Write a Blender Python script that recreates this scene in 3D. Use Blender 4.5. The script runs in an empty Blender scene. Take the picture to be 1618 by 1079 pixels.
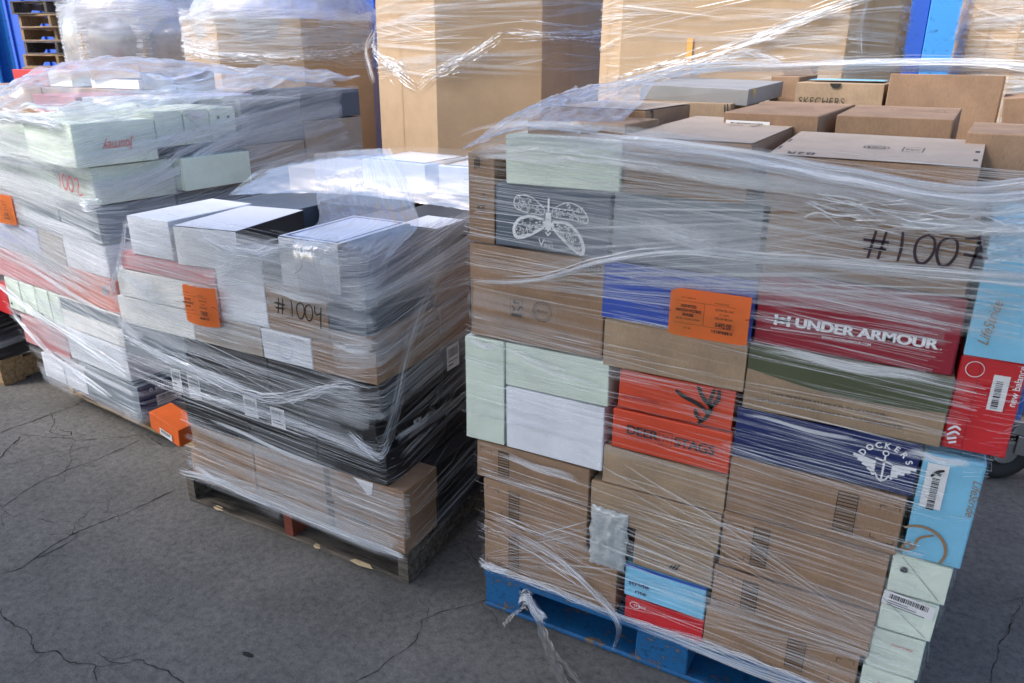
import bpy, bmesh, math, random
from mathutils import Vector, Matrix, noise
R = math.radians
D = bpy.data
SC = bpy.context.scene
COL = SC.collection
rng = random.Random(7)

# ------------------------------------------------------------------ camera, sky, sun
CAM = Vector((2.275, -1.619, 1.603))
cd = D.cameras.new('camera'); cam = D.objects.new('camera', cd); COL.objects.link(cam)
rt = Vector((.878, .480, .004)).normalized(); fw = Vector((-.447, .821, -.354)).normalized()
rt = (rt - fw * rt.dot(fw)).normalized(); up = rt.cross(fw)
M4 = Matrix((rt, up, -fw)).transposed().to_4x4(); M4.translation = CAM
cam.matrix_world = M4
cd.sensor_width = 36; cd.lens = 36 * 1210 / 1618; cd.clip_start = .05; cd.clip_end = 300
cd.dof.use_dof = True; cd.dof.focus_distance = 2.7; cd.dof.aperture_fstop = 8.0
SC.camera = cam
W = D.worlds.new('World'); SC.world = W; W.use_nodes = True
nt = W.node_tree; bg = nt.nodes['Background']
sky = nt.nodes.new('ShaderNodeTexSky'); sky.sky_type = 'NISHITA'; sky.sun_disc = False
SUN_DIR = Vector((-.46, -.47, .76)).normalized()          # towards the sun
sky.sun_elevation = math.asin(SUN_DIR.z); sky.sun_rotation = math.atan2(SUN_DIR.x, SUN_DIR.y)
sky.air_density = 1.0; sky.dust_density = 2.5; sky.ozone_density = .5
nt.links.new(sky.outputs[0], bg.inputs[0]); bg.inputs[1].default_value = .15
sl = D.lights.new('sun', 'SUN'); sl.energy = 1.7; sl.angle = R(14); sl.color = (1, .96, .92)
so = D.objects.new('sun', sl); COL.objects.link(so); so.rotation_euler = (-SUN_DIR).to_track_quat('-Z', 'Y').to_euler()
so.location = (0, 0, 8)
SC.view_settings.view_transform = 'Standard'; SC.view_settings.look = 'None'
SC.view_settings.exposure = 1.30; SC.view_settings.gamma = 1
SC.cycles.transparent_max_bounces = 32; SC.cycles.max_bounces = 6; SC.cycles.diffuse_bounces = 3
SC.cycles.glossy_bounces = 2; SC.cycles.caustics_reflective = False; SC.cycles.caustics_refractive = False
SC.cycles.use_denoising = True

# ------------------------------------------------------------------ materials
def srgb(r, g, b):
    f = lambda c: (c / 255 / 12.92) if c / 255 <= .04045 else ((c / 255 + .055) / 1.055) ** 2.4
    return (f(r), f(g), f(b), 1)
class NB:
    def __init__(s, name):
        s.m = D.materials.new(name); s.m.use_nodes = True; s.t = s.m.node_tree
        s.b = s.t.nodes['Principled BSDF']; s.out = s.t.nodes['Material Output']
    def n(s, typ, **k):
        x = s.t.nodes.new(typ)
        for a, v in k.items():
            if a in x.inputs.keys() if hasattr(x, 'inputs') else False: x.inputs[a].default_value = v
            else: setattr(x, a, v)
        return x
    def l(s, a, b): s.t.links.new(a, b)
    def noise(s, scale, detail=3, rough=.6, vec=None, stretch=None, coord='Object'):
        x = s.n('ShaderNodeTexNoise'); x.inputs['Scale'].default_value = scale
        x.inputs['Detail'].default_value = detail; x.inputs['Roughness'].default_value = rough
        tc = s.n('ShaderNodeTexCoord'); src = tc.outputs[coord]
        if stretch:
            mp = s.n('ShaderNodeMapping'); mp.inputs['Scale'].default_value = stretch; s.l(src, mp.inputs[0]); src = mp.outputs[0]
        s.l(src, x.inputs['Vector']); return x
    def ramp(s, src, stops):
        r = s.n('ShaderNodeValToRGB'); e = r.color_ramp.elements
        while len(e) < len(stops): e.new(.5)
        for k, (p, c) in enumerate(stops):
            e[k].position = p; e[k].color = c if len(c) == 4 else (*c, 1)
        s.l(src, r.inputs[0]); return r
    def math(s, op, a, b=None):
        x = s.n('ShaderNodeMath'); x.operation = op
        for i, v in enumerate((a, b)):
            if v is None: continue
            if isinstance(v, (int, float)): x.inputs[i].default_value = v
            else: s.l(v, x.inputs[i])
        return x.outputs[0]
    def bump(s, src, strength, dist=.002):
        b = s.n('ShaderNodeBump'); b.inputs['Strength'].default_value = strength; b.inputs['Distance'].default_value = dist
        s.l(src, b.inputs['Height']); s.l(b.outputs[0], s.b.inputs['Normal'])
def mulc(c, k): return (min(1, c[0] * k), min(1, c[1] * k), min(1, c[2] * k), 1)
MATS = {}
def paper(name, c, rough=.55, var=.10, fine=.05, bumps=.25):
    """printed or plain paperboard: mottled, faintly fibrous, a little uneven"""
    if name in MATS: return MATS[name]
    s = NB(name)
    a = s.noise(9, 4, .65); r = s.ramp(a.outputs[0], [(.3, mulc(c, 1 - var)), (.7, mulc(c, 1 + var))])
    f = s.noise(260, 2, .7, stretch=(1, 1, .35)); fr = s.ramp(f.outputs[0], [(.3, (1 - fine,) * 3), (.7, (1 + 0 * fine,) * 3)])
    mx = s.n('ShaderNodeMix'); mx.data_type = 'RGBA'; mx.blend_type = 'MULTIPLY'; mx.inputs[0].default_value = 1
    s.l(r.outputs[0], mx.inputs[6]); s.l(fr.outputs[0], mx.inputs[7])
    oi = s.n('ShaderNodeObjectInfo'); hs = s.n('ShaderNodeHueSaturation')
    s.l(mx.outputs[2], hs.inputs['Color'])
    v = s.math('MULTIPLY_ADD', oi.outputs['Random'], .14); v.node.inputs[2].default_value = .93
    s.l(v, hs.inputs['Value']); s.l(hs.outputs[0], s.b.inputs['Base Color'])
    s.b.inputs['Roughness'].default_value = rough
    b1 = s.noise(3.2, 2, .5); b2 = s.math('MULTIPLY', f.outputs[0], .03)
    s.bump(s.math('ADD', b1.outputs[0], b2), bumps, .02)
    MATS[name] = s.m; return s.m
def kraft(name, c): return paper(name, c, .8, .2, .18, .45)
def plain(name, c, rough=.5, metal=0):
    if name in MATS: return MATS[name]
    s = NB(name); s.b.inputs['Base Color'].default_value = c; s.b.inputs['Roughness'].default_value = rough
    s.b.inputs['Metallic'].default_value = metal
    a = s.noise(40, 3); s.bump(a.outputs[0], .08, .002)
    MATS[name] = s.m; return s.m
KR = kraft('kraft cardboard', (.31, .195, .122, 1))
KL = kraft('pale kraft cardboard', (.37, .262, .170, 1))
KG = paper('gaylord cardboard', (.46, .33, .21, 1), .8, .06, .10, .3)
GRYK = paper('greyish kraft top', (.40, .32, .255, 1), .7)
MINT = paper('pale mint paperboard', (.70, .79, .69, 1), .45)
WHT = paper('white paperboard', (.78, .80, .86, 1), .4)
CREAM = paper('off white paperboard', (.80, .79, .76, 1), .5)
SLATE = paper('dark slate paperboard', (.085, .11, .15, 1), .5)
GREY = paper('blue grey paperboard', (.20, .235, .27, 1), .55)
BLUE = paper('royal blue paperboard', (.035, .085, .43, 1), .4)
ORNG = paper('orange red paperboard', (.62, .07, .03, 1), .45)
BRT = paper('bright orange paperboard', (.72, .13, .02, 1), .45)
MAR = paper('maroon paperboard', (.27, .012, .03, 1), .4)
NAVY = paper('navy paperboard', (.014, .026, .12, 1), .4)
SKYB = paper('sky blue paperboard', (.22, .55, .78, 1), .4)
RED = paper('red paperboard', (.56, .022, .03, 1), .4)
BLK = paper('black paperboard', (.014, .014, .017, 1), .5)
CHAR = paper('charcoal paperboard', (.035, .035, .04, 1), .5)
PINK = paper('faded pink paperboard', (.55, .21, .22, 1), .5)
SALM = paper('salmon paperboard', (.66, .20, .14, 1), .5)
LILA = paper('lilac paperboard', (.42, .44, .68, 1), .5)
TAUPE = paper('taupe paperboard', (.36, .30, .25, 1), .6)
OLIVE = paper('olive print', (.075, .09, .045, 1), .6)
LABEL = plain('white label paper', (.74, .74, .76, 1), .5)
INK = plain('black ink', (.012, .012, .012, 1), .6)
GINK = plain('grey printing ink', (.03, .027, .025, 1), .7)
WINK = plain('white printing ink', (.80, .81, .85, 1), .5)
TAN = plain('tan printing ink', (.30, .18, .09, 1), .5)
MARK = plain('purple black marker ink', (.022, .006, .02, 1), .4)
RMARK = plain('red marker ink', (.50, .02, .05, 1), .4)
RINK = plain('red printing ink', (.55, .08, .06, 1), .5)
TAG = plain('orange card tag', (1.0, .29, .075, 1), .5)
BMET = plain('blue painted steel', (.02, .12, .42, 1), .4)
STEEL = plain('galvanised steel', (.32, .32, .33, 1), .4, .8)
RUB = plain('black rubber', (.015, .015, .016, 1), .7)

def wood(name, c1, c2, rough=.85):
    s = NB(name)
    a = s.noise(6, 5, .7, stretch=(1, 9, 9)); b = s.noise(2.2, 4, .7)
    m = s.math('MULTIPLY_ADD', b.outputs[0], .6); s.l(a.outputs[0], m.node.inputs[2])
    m2 = s.math('MULTIPLY', m, .7)
    r = s.ramp(m2, [(.44, c1), (.55, tuple((x + y) / 2 for x, y in zip(c1, c2))), (.66, c2)])
    s.l(r.outputs[0], s.b.inputs['Base Color']); s.b.inputs['Roughness'].default_value = rough
    s.bump(a.outputs[0], .5, .003); return s.m
OLDW = wood('weathered pallet wood', (.025, .021, .018, 1), (.19, .16, .13, 1))
NEWW = wood('fresh pallet wood', (.20, .12, .06, 1), (.50, .34, .18, 1))
REDW = wood('red painted stringer', (.10, .025, .015, 1), (.24, .05, .025, 1))
def chipped(name, c, under, th=.66):
    s = NB(name)
    a = s.noise(24, 6, .75); b = s.noise(5, 3, .6, stretch=(1, 6, 6))
    m = s.math('MULTIPLY_ADD', b.outputs[0], .35); s.l(a.outputs[0], m.node.inputs[2])
    r = s.ramp(m, [(.50, mulc(c, .5)), (.62, mulc(c, 1.1)), (th, c), (th + .09, mulc(c, .8)), (th + .13, under)])
    s.l(r.outputs[0], s.b.inputs['Base Color']); s.b.inputs['Roughness'].default_value = .6
    s.bump(m, .5, .003); return s.m
BLUW = chipped('blue painted pallet wood', (.004, .10, .27, 1), (.16, .11, .07, 1), .67)
COLM = chipped('light blue painted steel column', (.05, .30, .74, 1), (.03, .06, .12, 1), .86)
WALLM = chipped('royal blue painted wall', (.02, .095, .47, 1), (.02, .05, .25, 1), .9)
# ground
s = NB('old asphalt')
a = s.noise(2.3, 7, .68); b = s.noise(42, 7, .8); v = s.n('ShaderNodeTexVoronoi'); v.inputs['Scale'].default_value = 150
tc = s.n('ShaderNodeTexCoord'); s.l(tc.outputs['Object'], v.inputs['Vector'])
r1 = s.ramp(a.outputs[0], [(.28, (.094, .090, .085)), (.5, (.134, .129, .121)), (.72, (.175, .167, .155))])
r2 = s.ramp(b.outputs[0], [(.30, (.48,) * 3), (.48, (1,) * 3), (.70, (1.55, 1.5, 1.45))])
r3 = s.ramp(v.outputs['Distance'], [(.1, (1.10,) * 3), (.4, (.97,) * 3)])
m1 = s.n('ShaderNodeMix'); m1.data_type = 'RGBA'; m1.blend_type = 'MULTIPLY'; m1.inputs[0].default_value = 1
m2 = s.n('ShaderNodeMix'); m2.data_type = 'RGBA'; m2.blend_type = 'MULTIPLY'; m2.inputs[0].default_value = 1
s.l(r1.outputs[0], m1.inputs[6]); s.l(r2.outputs[0], m1.inputs[7]); s.l(m1.outputs[2], m2.inputs[6]); s.l(r3.outputs[0], m2.inputs[7])
s.l(m2.outputs[2], s.b.inputs['Base Color']); s.b.inputs['Roughness'].default_value = .85
s.bump(s.math('ADD', b.outputs[0], v.outputs['Distance']), .3, .003)
ASPH = s.m

def film(name, alpha, white=.85, rough=.22, fade=True, nscale=(3, 60), contrast=(.25, .7), tint=(.90, .94, 1.0)):
    """cling film: UV.x runs along the crease, UV.y across it"""
    s = NB(name)
    s.b.inputs['Base Color'].default_value = (white * tint[0], white * tint[1], white * tint[2], 1)
    s.b.inputs['Roughness'].default_value = rough; s.b.inputs['IOR'].default_value = 1.5
    s.b.inputs['Coat Weight'].default_value = .3; s.b.inputs['Coat Roughness'].default_value = .12
    uv = s.n('ShaderNodeUVMap'); sp = s.n('ShaderNodeSeparateXYZ'); s.l(uv.outputs[0], sp.inputs[0])
    x = s.noise(1, 3, .6, stretch=None)
    mp = s.n('ShaderNodeMapping'); mp.inputs['Scale'].default_value = (nscale[0], nscale[1], 1)
    s.l(uv.outputs[0], mp.inputs[0]); s.l(mp.outputs[0], x.inputs['Vector'])
    val = s.ramp(x.outputs[0], [(contrast[0], (.12,) * 3), (contrast[1], (1,) * 3)]).outputs[0]
    a_ = s.math('MULTIPLY', val, alpha)
    if fade:
        fx = s.math('MULTIPLY', sp.outputs[0], s.math('SUBTRACT', 1, sp.outputs[0])); fx = s.math('POWER', s.math('MULTIPLY', fx, 4), .6)
        fy = s.math('MULTIPLY', s.math('FRACT', sp.outputs[1]), s.math('SUBTRACT', 1, s.math('FRACT', sp.outputs[1]))); fy = s.math('POWER', s.math('MULTIPLY', fy, 4), .7)
        a_ = s.math('MULTIPLY', a_, s.math('MULTIPLY', fx, fy))
    s.l(a_, s.b.inputs['Alpha'])
    s.m.surface_render_method = 'BLENDED' if hasattr(s.m, 'surface_render_method') else None
    return s.m
FAINT = film('film haze', .20, .82, .35)
MID = film('film crease', .46, .88, .25)
BRI = film('film bright crease', .95, .95, .18)
def sheet(name, haze=.18, gloss=.35, rough=.13, nscale=(9, 9), contrast=(.35, .75), tint=(.88, .91, 1.0)):
    s = NB(name); t = s.t; t.nodes.remove(s.b)
    uv = s.n('ShaderNodeUVMap'); x = s.noise(1, 3, .6); mp = s.n('ShaderNodeMapping'); mp.inputs['Scale'].default_value = (nscale[0], nscale[1], 1)
    s.l(uv.outputs[0], mp.inputs[0]); s.l(mp.outputs[0], x.inputs['Vector'])
    val = s.ramp(x.outputs[0], [(contrast[0], (.35,) * 3), (contrast[1], (1,) * 3)]).outputs[0]
    tr = s.n('ShaderNodeBsdfTransparent'); df = s.n('ShaderNodeBsdfDiffuse'); tl = s.n('ShaderNodeBsdfTranslucent'); gl = s.n('ShaderNodeBsdfGlossy')
    c = (*[.9 * q for q in tint], 1)
    for k in (df, tl): k.inputs[0].default_value = c
    gl.inputs[0].default_value = (1, 1, 1, 1); gl.inputs['Roughness'].default_value = rough
    bp = s.n('ShaderNodeBump'); bp.inputs['Strength'].default_value = .35; bp.inputs['Distance'].default_value = .004; n2 = s.noise(26, 3, .5); s.l(n2.outputs[0], bp.inputs['Height']); s.l(bp.outputs[0], gl.inputs['Normal'])
    m1 = s.n('ShaderNodeMixShader'); m1.inputs[0].default_value = .5; s.l(df.outputs[0], m1.inputs[1]); s.l(tl.outputs[0], m1.inputs[2])
    m2 = s.n('ShaderNodeMixShader'); s.l(s.math('MULTIPLY', val, haze), m2.inputs[0]); s.l(tr.outputs[0], m2.inputs[1]); s.l(m1.outputs[0], m2.inputs[2])
    fr = s.n('ShaderNodeFresnel'); fr.inputs[0].default_value = 1.5
    f2 = s.math('MINIMUM', s.math('MULTIPLY_ADD', fr.outputs[0], gloss), .6); f2.node.inputs[0].links[0].from_node.inputs[2].default_value = .04
    m3 = s.n('ShaderNodeMixShader'); s.l(f2, m3.inputs[0]); s.l(m2.outputs[0], m3.inputs[1]); s.l(gl.outputs[0], m3.inputs[2])
    s.l(m3.outputs[0], s.out.inputs['Surface']); return s.m
SOFT = film('soft film glare', .62, .95, .2, True, (2, 3), (.2, .6))  # near-white strip colour that stands in for glare
SHEET = sheet('loose film sheet', .40, .8, .09)
THIN = sheet('thin clear film sheet', .16, .35, .09)
CAPS = sheet('cloudy bunched film', .85, .8, .12, (16, 5))

# ------------------------------------------------------------------ helpers
def link(name, me, mats, parent=None):
    o = D.objects.new(name, me)
    for m in (mats if isinstance(mats, (list, tuple)) else [mats]): me.materials.append(m)
    COL.objects.link(o)
    if parent: o.parent = parent
    return o
def tag(o, label=None, cat=None, group=None, kind=None):
    if label: o['label'] = label
    if cat: o['category'] = cat
    if group: o['group'] = group
    if kind: o['kind'] = kind
    return o
def empty(name, loc, rz=0, label=None, cat=None, group=None, rx=0, ry=0):
    o = D.objects.new(name, None); COL.objects.link(o); o.location = loc; o.rotation_euler = (rx, ry, rz)
    o.empty_display_size = .1
    return tag(o, label, cat, group)
def bm_obj(name, bm, mats, parent=None, smooth=False):
    me = D.meshes.new(name); bm.to_mesh(me); bm.free()
    if smooth:
        for p in me.polygons: p.use_smooth = True
    return link(name, me, mats, parent)
def addbox(bm, x0, x1, y0, y1, z0, z1, bev=.0, mat=0, jit=0, r=None):
    vs = []
    for z in (z0, z1):
        for (x, y) in ((x0, y0), (x1, y0), (x1, y1), (x0, y1)):
            j = Vector((0, 0, 0)) if not jit else Vector([(r or rng).uniform(-jit, jit) for _ in range(3)])
            vs.append(bm.verts.new(Vector((x, y, z)) + j))
    fs = [bm.faces.new([vs[i] for i in q]) for q in ((3, 2, 1, 0), (4, 5, 6, 7), (0, 1, 5, 4), (1, 2, 6, 5), (2, 3, 7, 6), (3, 0, 4, 7))]
    for f in fs: f.material_index = mat
    if bev:
        es = list({e for f in fs for e in f.edges})
        g = bmesh.ops.bevel(bm, geom=es, offset=bev, segments=1, affect='EDGES', profile=.5)
        for f in g['faces']: f.material_index = mat
    return vs

class Face:
    """local 2D frame on a box: a to the right, b up, n outwards"""
    def __init__(s, box, o, a, b, w, h):
        s.box = box; s.o = Vector(o); s.a = Vector(a); s.b = Vector(b); s.n = s.a.cross(s.b); s.w = w; s.h = h
    def p(s, x, y, d=.0012): return s.o + s.a * x + s.b * y + s.n * d
def poly(face, name, pts, mat, d=.0012):
    bm = bmesh.new(); bm.faces.new([bm.verts.new(face.p(x, y, d)) for x, y in pts]); return bm_obj(name, bm, mat, face.box)
def rects(face, name, rs, mat, d=.0012, rot=0, c=None):
    bm = bmesh.new()
    for (x0, y0, x1, y1) in rs:
        pts = [(x0, y0), (x1, y0), (x1, y1), (x0, y1)]
        if rot:
            cc = c or (face.w / 2, face.h / 2)
            pts = [(cc[0] + (x - cc[0]) * math.cos(rot) - (y - cc[1]) * math.sin(rot), cc[1] + (x - cc[0]) * math.sin(rot) + (y - cc[1]) * math.cos(rot)) for x, y in pts]
        bm.faces.new([bm.verts.new(face.p(x, y, d)) for x, y in pts])
    return bm_obj(name, bm, mat, face.box)
def stroke_bm(bm, face, pts, w, d=.0016):
    n = len(pts)
    L = []
    for i, (x, y) in enumerate(pts):
        x0, y0 = pts[max(0, i - 1)]; x1, y1 = pts[min(n - 1, i + 1)]
        tx, ty = x1 - x0, y1 - y0; l = math.hypot(tx, ty) or 1
        ww = w * (1 if n < 3 else (.75 + .35 * math.sin(math.pi * i / (n - 1)))) / 2
        nx, ny = -ty / l * ww, tx / l * ww
        L.append((bm.verts.new(face.p(x + nx, y + ny, d)), bm.verts.new(face.p(x - nx, y - ny, d))))
    for i in range(n - 1):
        bm.faces.new((L[i][0], L[i][1], L[i + 1][1], L[i + 1][0]))
def smoothpts(pts, k=6):
    if len(pts) < 3: return pts
    out = []
    P = [pts[0]] + list(pts) + [pts[-1]]
    for i in range(1, len(P) - 2):
        for j in range(k):
            t = j / k
            q = []
            for c in (0, 1):
                a, b, c1, d = P[i - 1][c], P[i][c], P[i + 1][c], P[i + 2][c]
                q.append(.5 * ((2 * b) + (-a + c1) * t + (2 * a - 5 * b + 4 * c1 - d) * t * t + (-a + 3 * b - 3 * c1 + d) * t ** 3))
            out.append(tuple(q))
    out.append(tuple(pts[-1])); return out
def strokes(face, name, lines, w, mat, d=.0016, smooth=True, at=(0, 0), sc=1, rot=0):
    bm = bmesh.new(); ca, sa = math.cos(rot), math.sin(rot)
    for ln in lines:
        q = [(at[0] + sc * (x * ca - y * sa), at[1] + sc * (x * sa + y * ca)) for x, y in (smoothpts(ln) if smooth else ln)]
        stroke_bm(bm, face, q, w, d)
    return bm_obj(name, bm, mat, face.box)
def text(face, name, txt, x, y, h, mat, width=None, bold=0, rot=0, d=.0014, shear=0, center=False, space=1.0, parent=None):
    """lettering whose capitals are h high; (x, y) is its lower left, or its centre"""
    cu = D.curves.new('t', 'FONT'); cu.body = txt; cu.size = 1; cu.offset = bold; cu.shear = shear; cu.space_character = space
    to = D.objects.new('t', cu); COL.objects.link(to); bpy.context.view_layer.update()
    dg = bpy.context.evaluated_depsgraph_get(); me = D.meshes.new_from_object(to.evaluated_get(dg))
    D.objects.remove(to); D.curves.remove(cu)
    me.materials.clear()
    if not len(me.vertices): return None
    xs = [v.co.x for v in me.vertices]; x0, x1 = min(xs), max(xs)
    sy = h / .73; sx = (width / (x1 - x0)) if width else sy
    for v in me.vertices:
        px, py = (v.co.x - x0) * sx, v.co.y * sy
        if center: px -= (x1 - x0) * sx / 2; py -= h / 2
        qx = x + px * math.cos(rot) - py * math.sin(rot); qy = y + px * math.sin(rot) + py * math.cos(rot)
        v.co = face.p(qx, qy, d)
    return link(name, me, mat, parent or face.box)
def barcode(face, x, y, w, h, rot=0, mat=None, d=.0022):
    r = random.Random(int(abs(x) * 1e4 + abs(y) * 1e5)); rs = []; t = 0
    while t < w:
        b = r.choice((.0012, .002, .0032)); rs.append((x + t, y, min(x + t + b, x + w), y + h)); t += b + r.choice((.001, .0016, .0024))
    return rects(face, 'barcode', rs, mat or INK, d, rot, (x + w / 2, y + h / 2))
def sticker(face, x, y, w, h, code=True, lines=2, rot=0, name='paper_label'):
    c = (x + w / 2, y + h / 2)
    lb = rects(face, name, [(x, y, x + w, y + h)], LABEL, .0010, rot, c)
    f2 = Face(lb, face.o, face.a, face.b, face.w, face.h)
    rs = []
    if code:
        r = random.Random(int(x * 9999) + int(y * 777)); t = .12 * w
        while t < .86 * w:
            b = r.choice((.0012, .002, .003)); rs.append((x + t, y + .5 * h, x + t + b, y + .86 * h)); t += b + r.choice((.0012, .002))
    for k in range(lines):
        yy = y + h * (.32 - .16 * k); rs.append((x + .12 * w, yy, x + w * (.5 + .35 * ((k * 7 + int(x * 100)) % 3) / 2), yy + .05 * h))
    if rs: rects(f2, 'label_print', rs, GINK, .0016, rot, c)
    return lb

def carton(name, label, group, x0, x1, y0, y1, z0, z1, mat, frame=None, rz=0, rx=0, ry=0, lid=None, lidmat=None, cat='shoe box', bulge=.0015, parent=None):
    """one closed box; returns its faces. frame = (origin, yaw) places it in a load's own axes"""
    w, dp, h = x1 - x0, y1 - y0, z1 - z0
    g = .0012
    cx, cy = (x0 + x1) / 2, (y0 + y1) / 2; yaw = rz
    if frame:
        O, a = frame; cx, cy = O[0] + cx * math.cos(a) - cy * math.sin(a), O[1] + cx * math.sin(a) + cy * math.cos(a); yaw += a
    bm = bmesh.new()
    addbox(bm, -w / 2 + g, w / 2 - g, -dp / 2 + g, dp / 2 - g, g * .5, h - g, .0022)
    for v in bm.verts:
        v.co += Vector((rng.uniform(-1, 1), rng.uniform(-1, 1), rng.uniform(-.5, .5))) * bulge
    o = bm_obj(name, bm, mat)
    o.location = (cx, cy, z0); o.rotation_euler = (rx, ry, yaw)
    tag(o, label, cat, group)
    if lid:
        bm = bmesh.new(); e = .0022
        addbox(bm, -w / 2 - e + g, w / 2 + e - g, -dp / 2 - e + g, dp / 2 + e - g, h - lid, h + .0012, .0018)
        bm_obj('lid', bm, lidmat or mat, o)
    e = .004 if lid else .0022
    o_front = Face(o, (-w / 2, -dp / 2 - e + g, 0), (1, 0, 0), (0, 0, 1), w, h)
    o_right = Face(o, (w / 2 + e - g, -dp / 2, 0), (0, 1, 0), (0, 0, 1), dp, h)
    o_top = Face(o, (-w / 2, -dp / 2, h + (.0022 if lid else .0008)), (1, 0, 0), (0, 1, 0), w, dp)
    return o, o_front, o_right, o_top
def flap_lines(f, mat=None, inset=.004):
    rects(f, 'lid_seam', [(.002, f.h * .30, f.w - .002, f.h * .30 + .0012)], mat or GINK, .0006)
def slots(top, pts):
    rects(top, 'slot', pts, INK, .0008)

# ------------------------------------------------------------------ the setting
bm = bmesh.new()
N = 60
vs = [[bm.verts.new((-60 + 120 * i / N, -60 + 120 * j / N, 0)) for i in range(N + 1)] for j in range(N + 1)]
for j in range(N):
    for i in range(N): bm.faces.new((vs[j][i], vs[j][i + 1], vs[j + 1][i + 1], vs[j + 1][i]))
ground = bm_obj('ground', bm, ASPH); tag(ground, kind='structure')
CR = [[(-1.188, -.035), (-1.189, .059), (-1.173, .201), (-1.168, .382)],
 [(-1.08, -.005), (-1.032, -.082), (-.956, -.165)],
 [(-1.173, .201), (-1.083, .151), (-1.007, .081), (-.89, .1), (-.923, .128), (-1.004, .114)],
 [(-1.093, .003), (-.953, .05), (-.865, .09), (-.831, .088), (-.683, .2), (-.609, .272), (-.46, .236), (-.36, .277)],
 [(-.873, -.212), (-.845, -.09), (-.72, .092)],
 [(-.812, .069), (-.723, -.009), (-.617, -.095)],
 [(-.568, -.384), (-.585, -.327), (-.625, -.211), (-.617, -.095), (-.596, .007), (-.585, .225)],
 [(-.174, -.605), (-.154, -.544), (-.173, -.486), (-.184, -.41), (-.177, -.321), (-.165, -.264), (-.142, -.19), (-.126, -.095), (-.107, .028)],
 [(-.158, -.495), (-.142, -.396), (-.169, -.326)],
 [(-.214, -.219), (-.176, -.177), (-.147, -.128)],
 [(-.559, -.389), (-.458, -.386)],
 [(-.377, -.341), (-.307, -.343), (-.227, -.288)],
 [(-.009, -.698), (.084, -.718), (.15, -.715), (.243, -.742), (.275, -.749), (.322, -.717), (.376, -.731), (.456, -.705), (.522, -.742)],
 [(.432, -.675), (.486, -.67), (.532, -.651), (.543, -.632), (.609, -.62), (.654, -.619), (.725, -.63), (.80, -.66)],
 [(1.30, .12), (1.26, .03), (1.181, -.046), (1.16, -.117), (1.179, -.187), (1.173, -.26), (1.164, -.314), (1.138, -.403), (1.16, -.52)],
 [(1.05, .30), (1.12, .22), (1.2, .2), (1.26, .11)], [(2.62, .3), (2.7, .1), (2.66, -.1)], [(2.75, .9), (2.68, .6), (2.62, .3)]]
rb0 = random.Random(77)
for ln in list(CR):
    for _ in range(2):
        a, b = rb0.choice(list(zip(ln[:-1], ln[1:]))); t = rb0.random(); x, y = a[0] + (b[0] - a[0]) * t, a[1] + (b[1] - a[1]) * t; g = rb0.uniform(0, 6.28); P_ = [(x, y)]
        for q in range(3): g += rb0.uniform(-.5, .5); x += .035 * math.cos(g); y += .035 * math.sin(g); P_.append((x, y))
        CR.append(P_)
CW = [3.2, 4, 2.6, 2.2, 1.4, 1.6, 2.2, 3, 2, 1.5, 1.5, 1.5, 2.6, 2.4, 2, 1.6, 2, 2] + [1.1] * 60
bm = bmesh.new()
r = random.Random(3)
for ln, wd in zip(CR, CW):
    P = []
    for a, b in zip(ln[:-1], ln[1:]):
        a, b = Vector(a), Vector(b); n = max(3, int((b - a).length / .012))
        for k in range(n): P.append(a.lerp(b, k / n))
    P.append(Vector(ln[-1]))
    off = [Vector((noise.noise(Vector((p.x * 14, p.y * 14, 3))), noise.noise(Vector((p.x * 14, p.y * 14, 9))))) * .012 + Vector((r.uniform(-1, 1), r.uniform(-1, 1))) * .0016 for p in P]
    off = [o + Vector((noise.noise(Vector((p.x * 60, p.y * 60, 1))), noise.noise(Vector((p.x * 60, p.y * 60, 7))))) * .006 for p, o in zip(P, off)]
    P = [p + o for p, o in zip(P, off)]
    L = []
    for i, p in enumerate(P):
        t = (P[min(i + 1, len(P) - 1)] - P[max(i - 1, 0)]).normalized(); n_ = Vector((-t.y, t.x))
        ww = wd * .0007 * (.35 + 1.1 * abs(noise.noise(Vector((p.x * 30, p.y * 30, 5)))) * 2) * (1 if 0 < i < len(P) - 1 else .2)
        L.append([bm.verts.new((p.x + n_.x * ww, p.y + n_.y * ww, .0012)), bm.verts.new((p.x - n_.x * ww, p.y - n_.y * ww, .0012))])
    for i in range(len(L) - 1): bm.faces.new((L[i][0], L[i][1], L[i + 1][1], L[i + 1][0]))
s = NB('dark crack and pit colour'); s.b.inputs['Base Color'].default_value = (.028, .026, .024, 1); s.b.inputs['Roughness'].default_value = 1  # one flat dark colour shared by the cracks and the pit
bm_obj('cracks', bm, s.m, ground)
bm = bmesh.new(); r = random.Random(5); pts = [(.80 + (.012 + .007 * r.random()) * math.cos(t / 14 * 6.283) * (1.3), -.47 + (.006 + .005 * r.random()) * math.sin(t / 14 * 6.283)) for t in range(14)]
bm.faces.new([bm.verts.new((x, y, .0014)) for x, y in pts]); bm_obj('pit', bm, s.m, ground)
# grit and small stones
bm = bmesh.new(); r = random.Random(11)
def pebble(x, y, sz):
    m = bmesh.ops.create_icosphere(bm, subdivisions=1, radius=sz)
    for v in m['verts']:
        v.co = Vector((v.co.x * r.uniform(.8, 1.5), v.co.y * r.uniform(.7, 1.3), v.co.z * .55)) + Vector((x, y, sz * .3))
for k in range(420):
    x, y = r.uniform(-1.8, 1.2), r.uniform(-1.1, .5)
    pebble(x, y, r.choice((.0012, .0015, .002, .003)))
for k in range(40): pebble(.22 + r.gauss(0, .09), -.19 + r.gauss(0, .03), r.uniform(.001, .004))
tag(bm_obj('gravel', bm, plain('pale grit', (.22, .19, .15, 1), .9)), 'scattered pale grit and tiny stones on the dark asphalt', 'gravel', kind='stuff')

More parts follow.
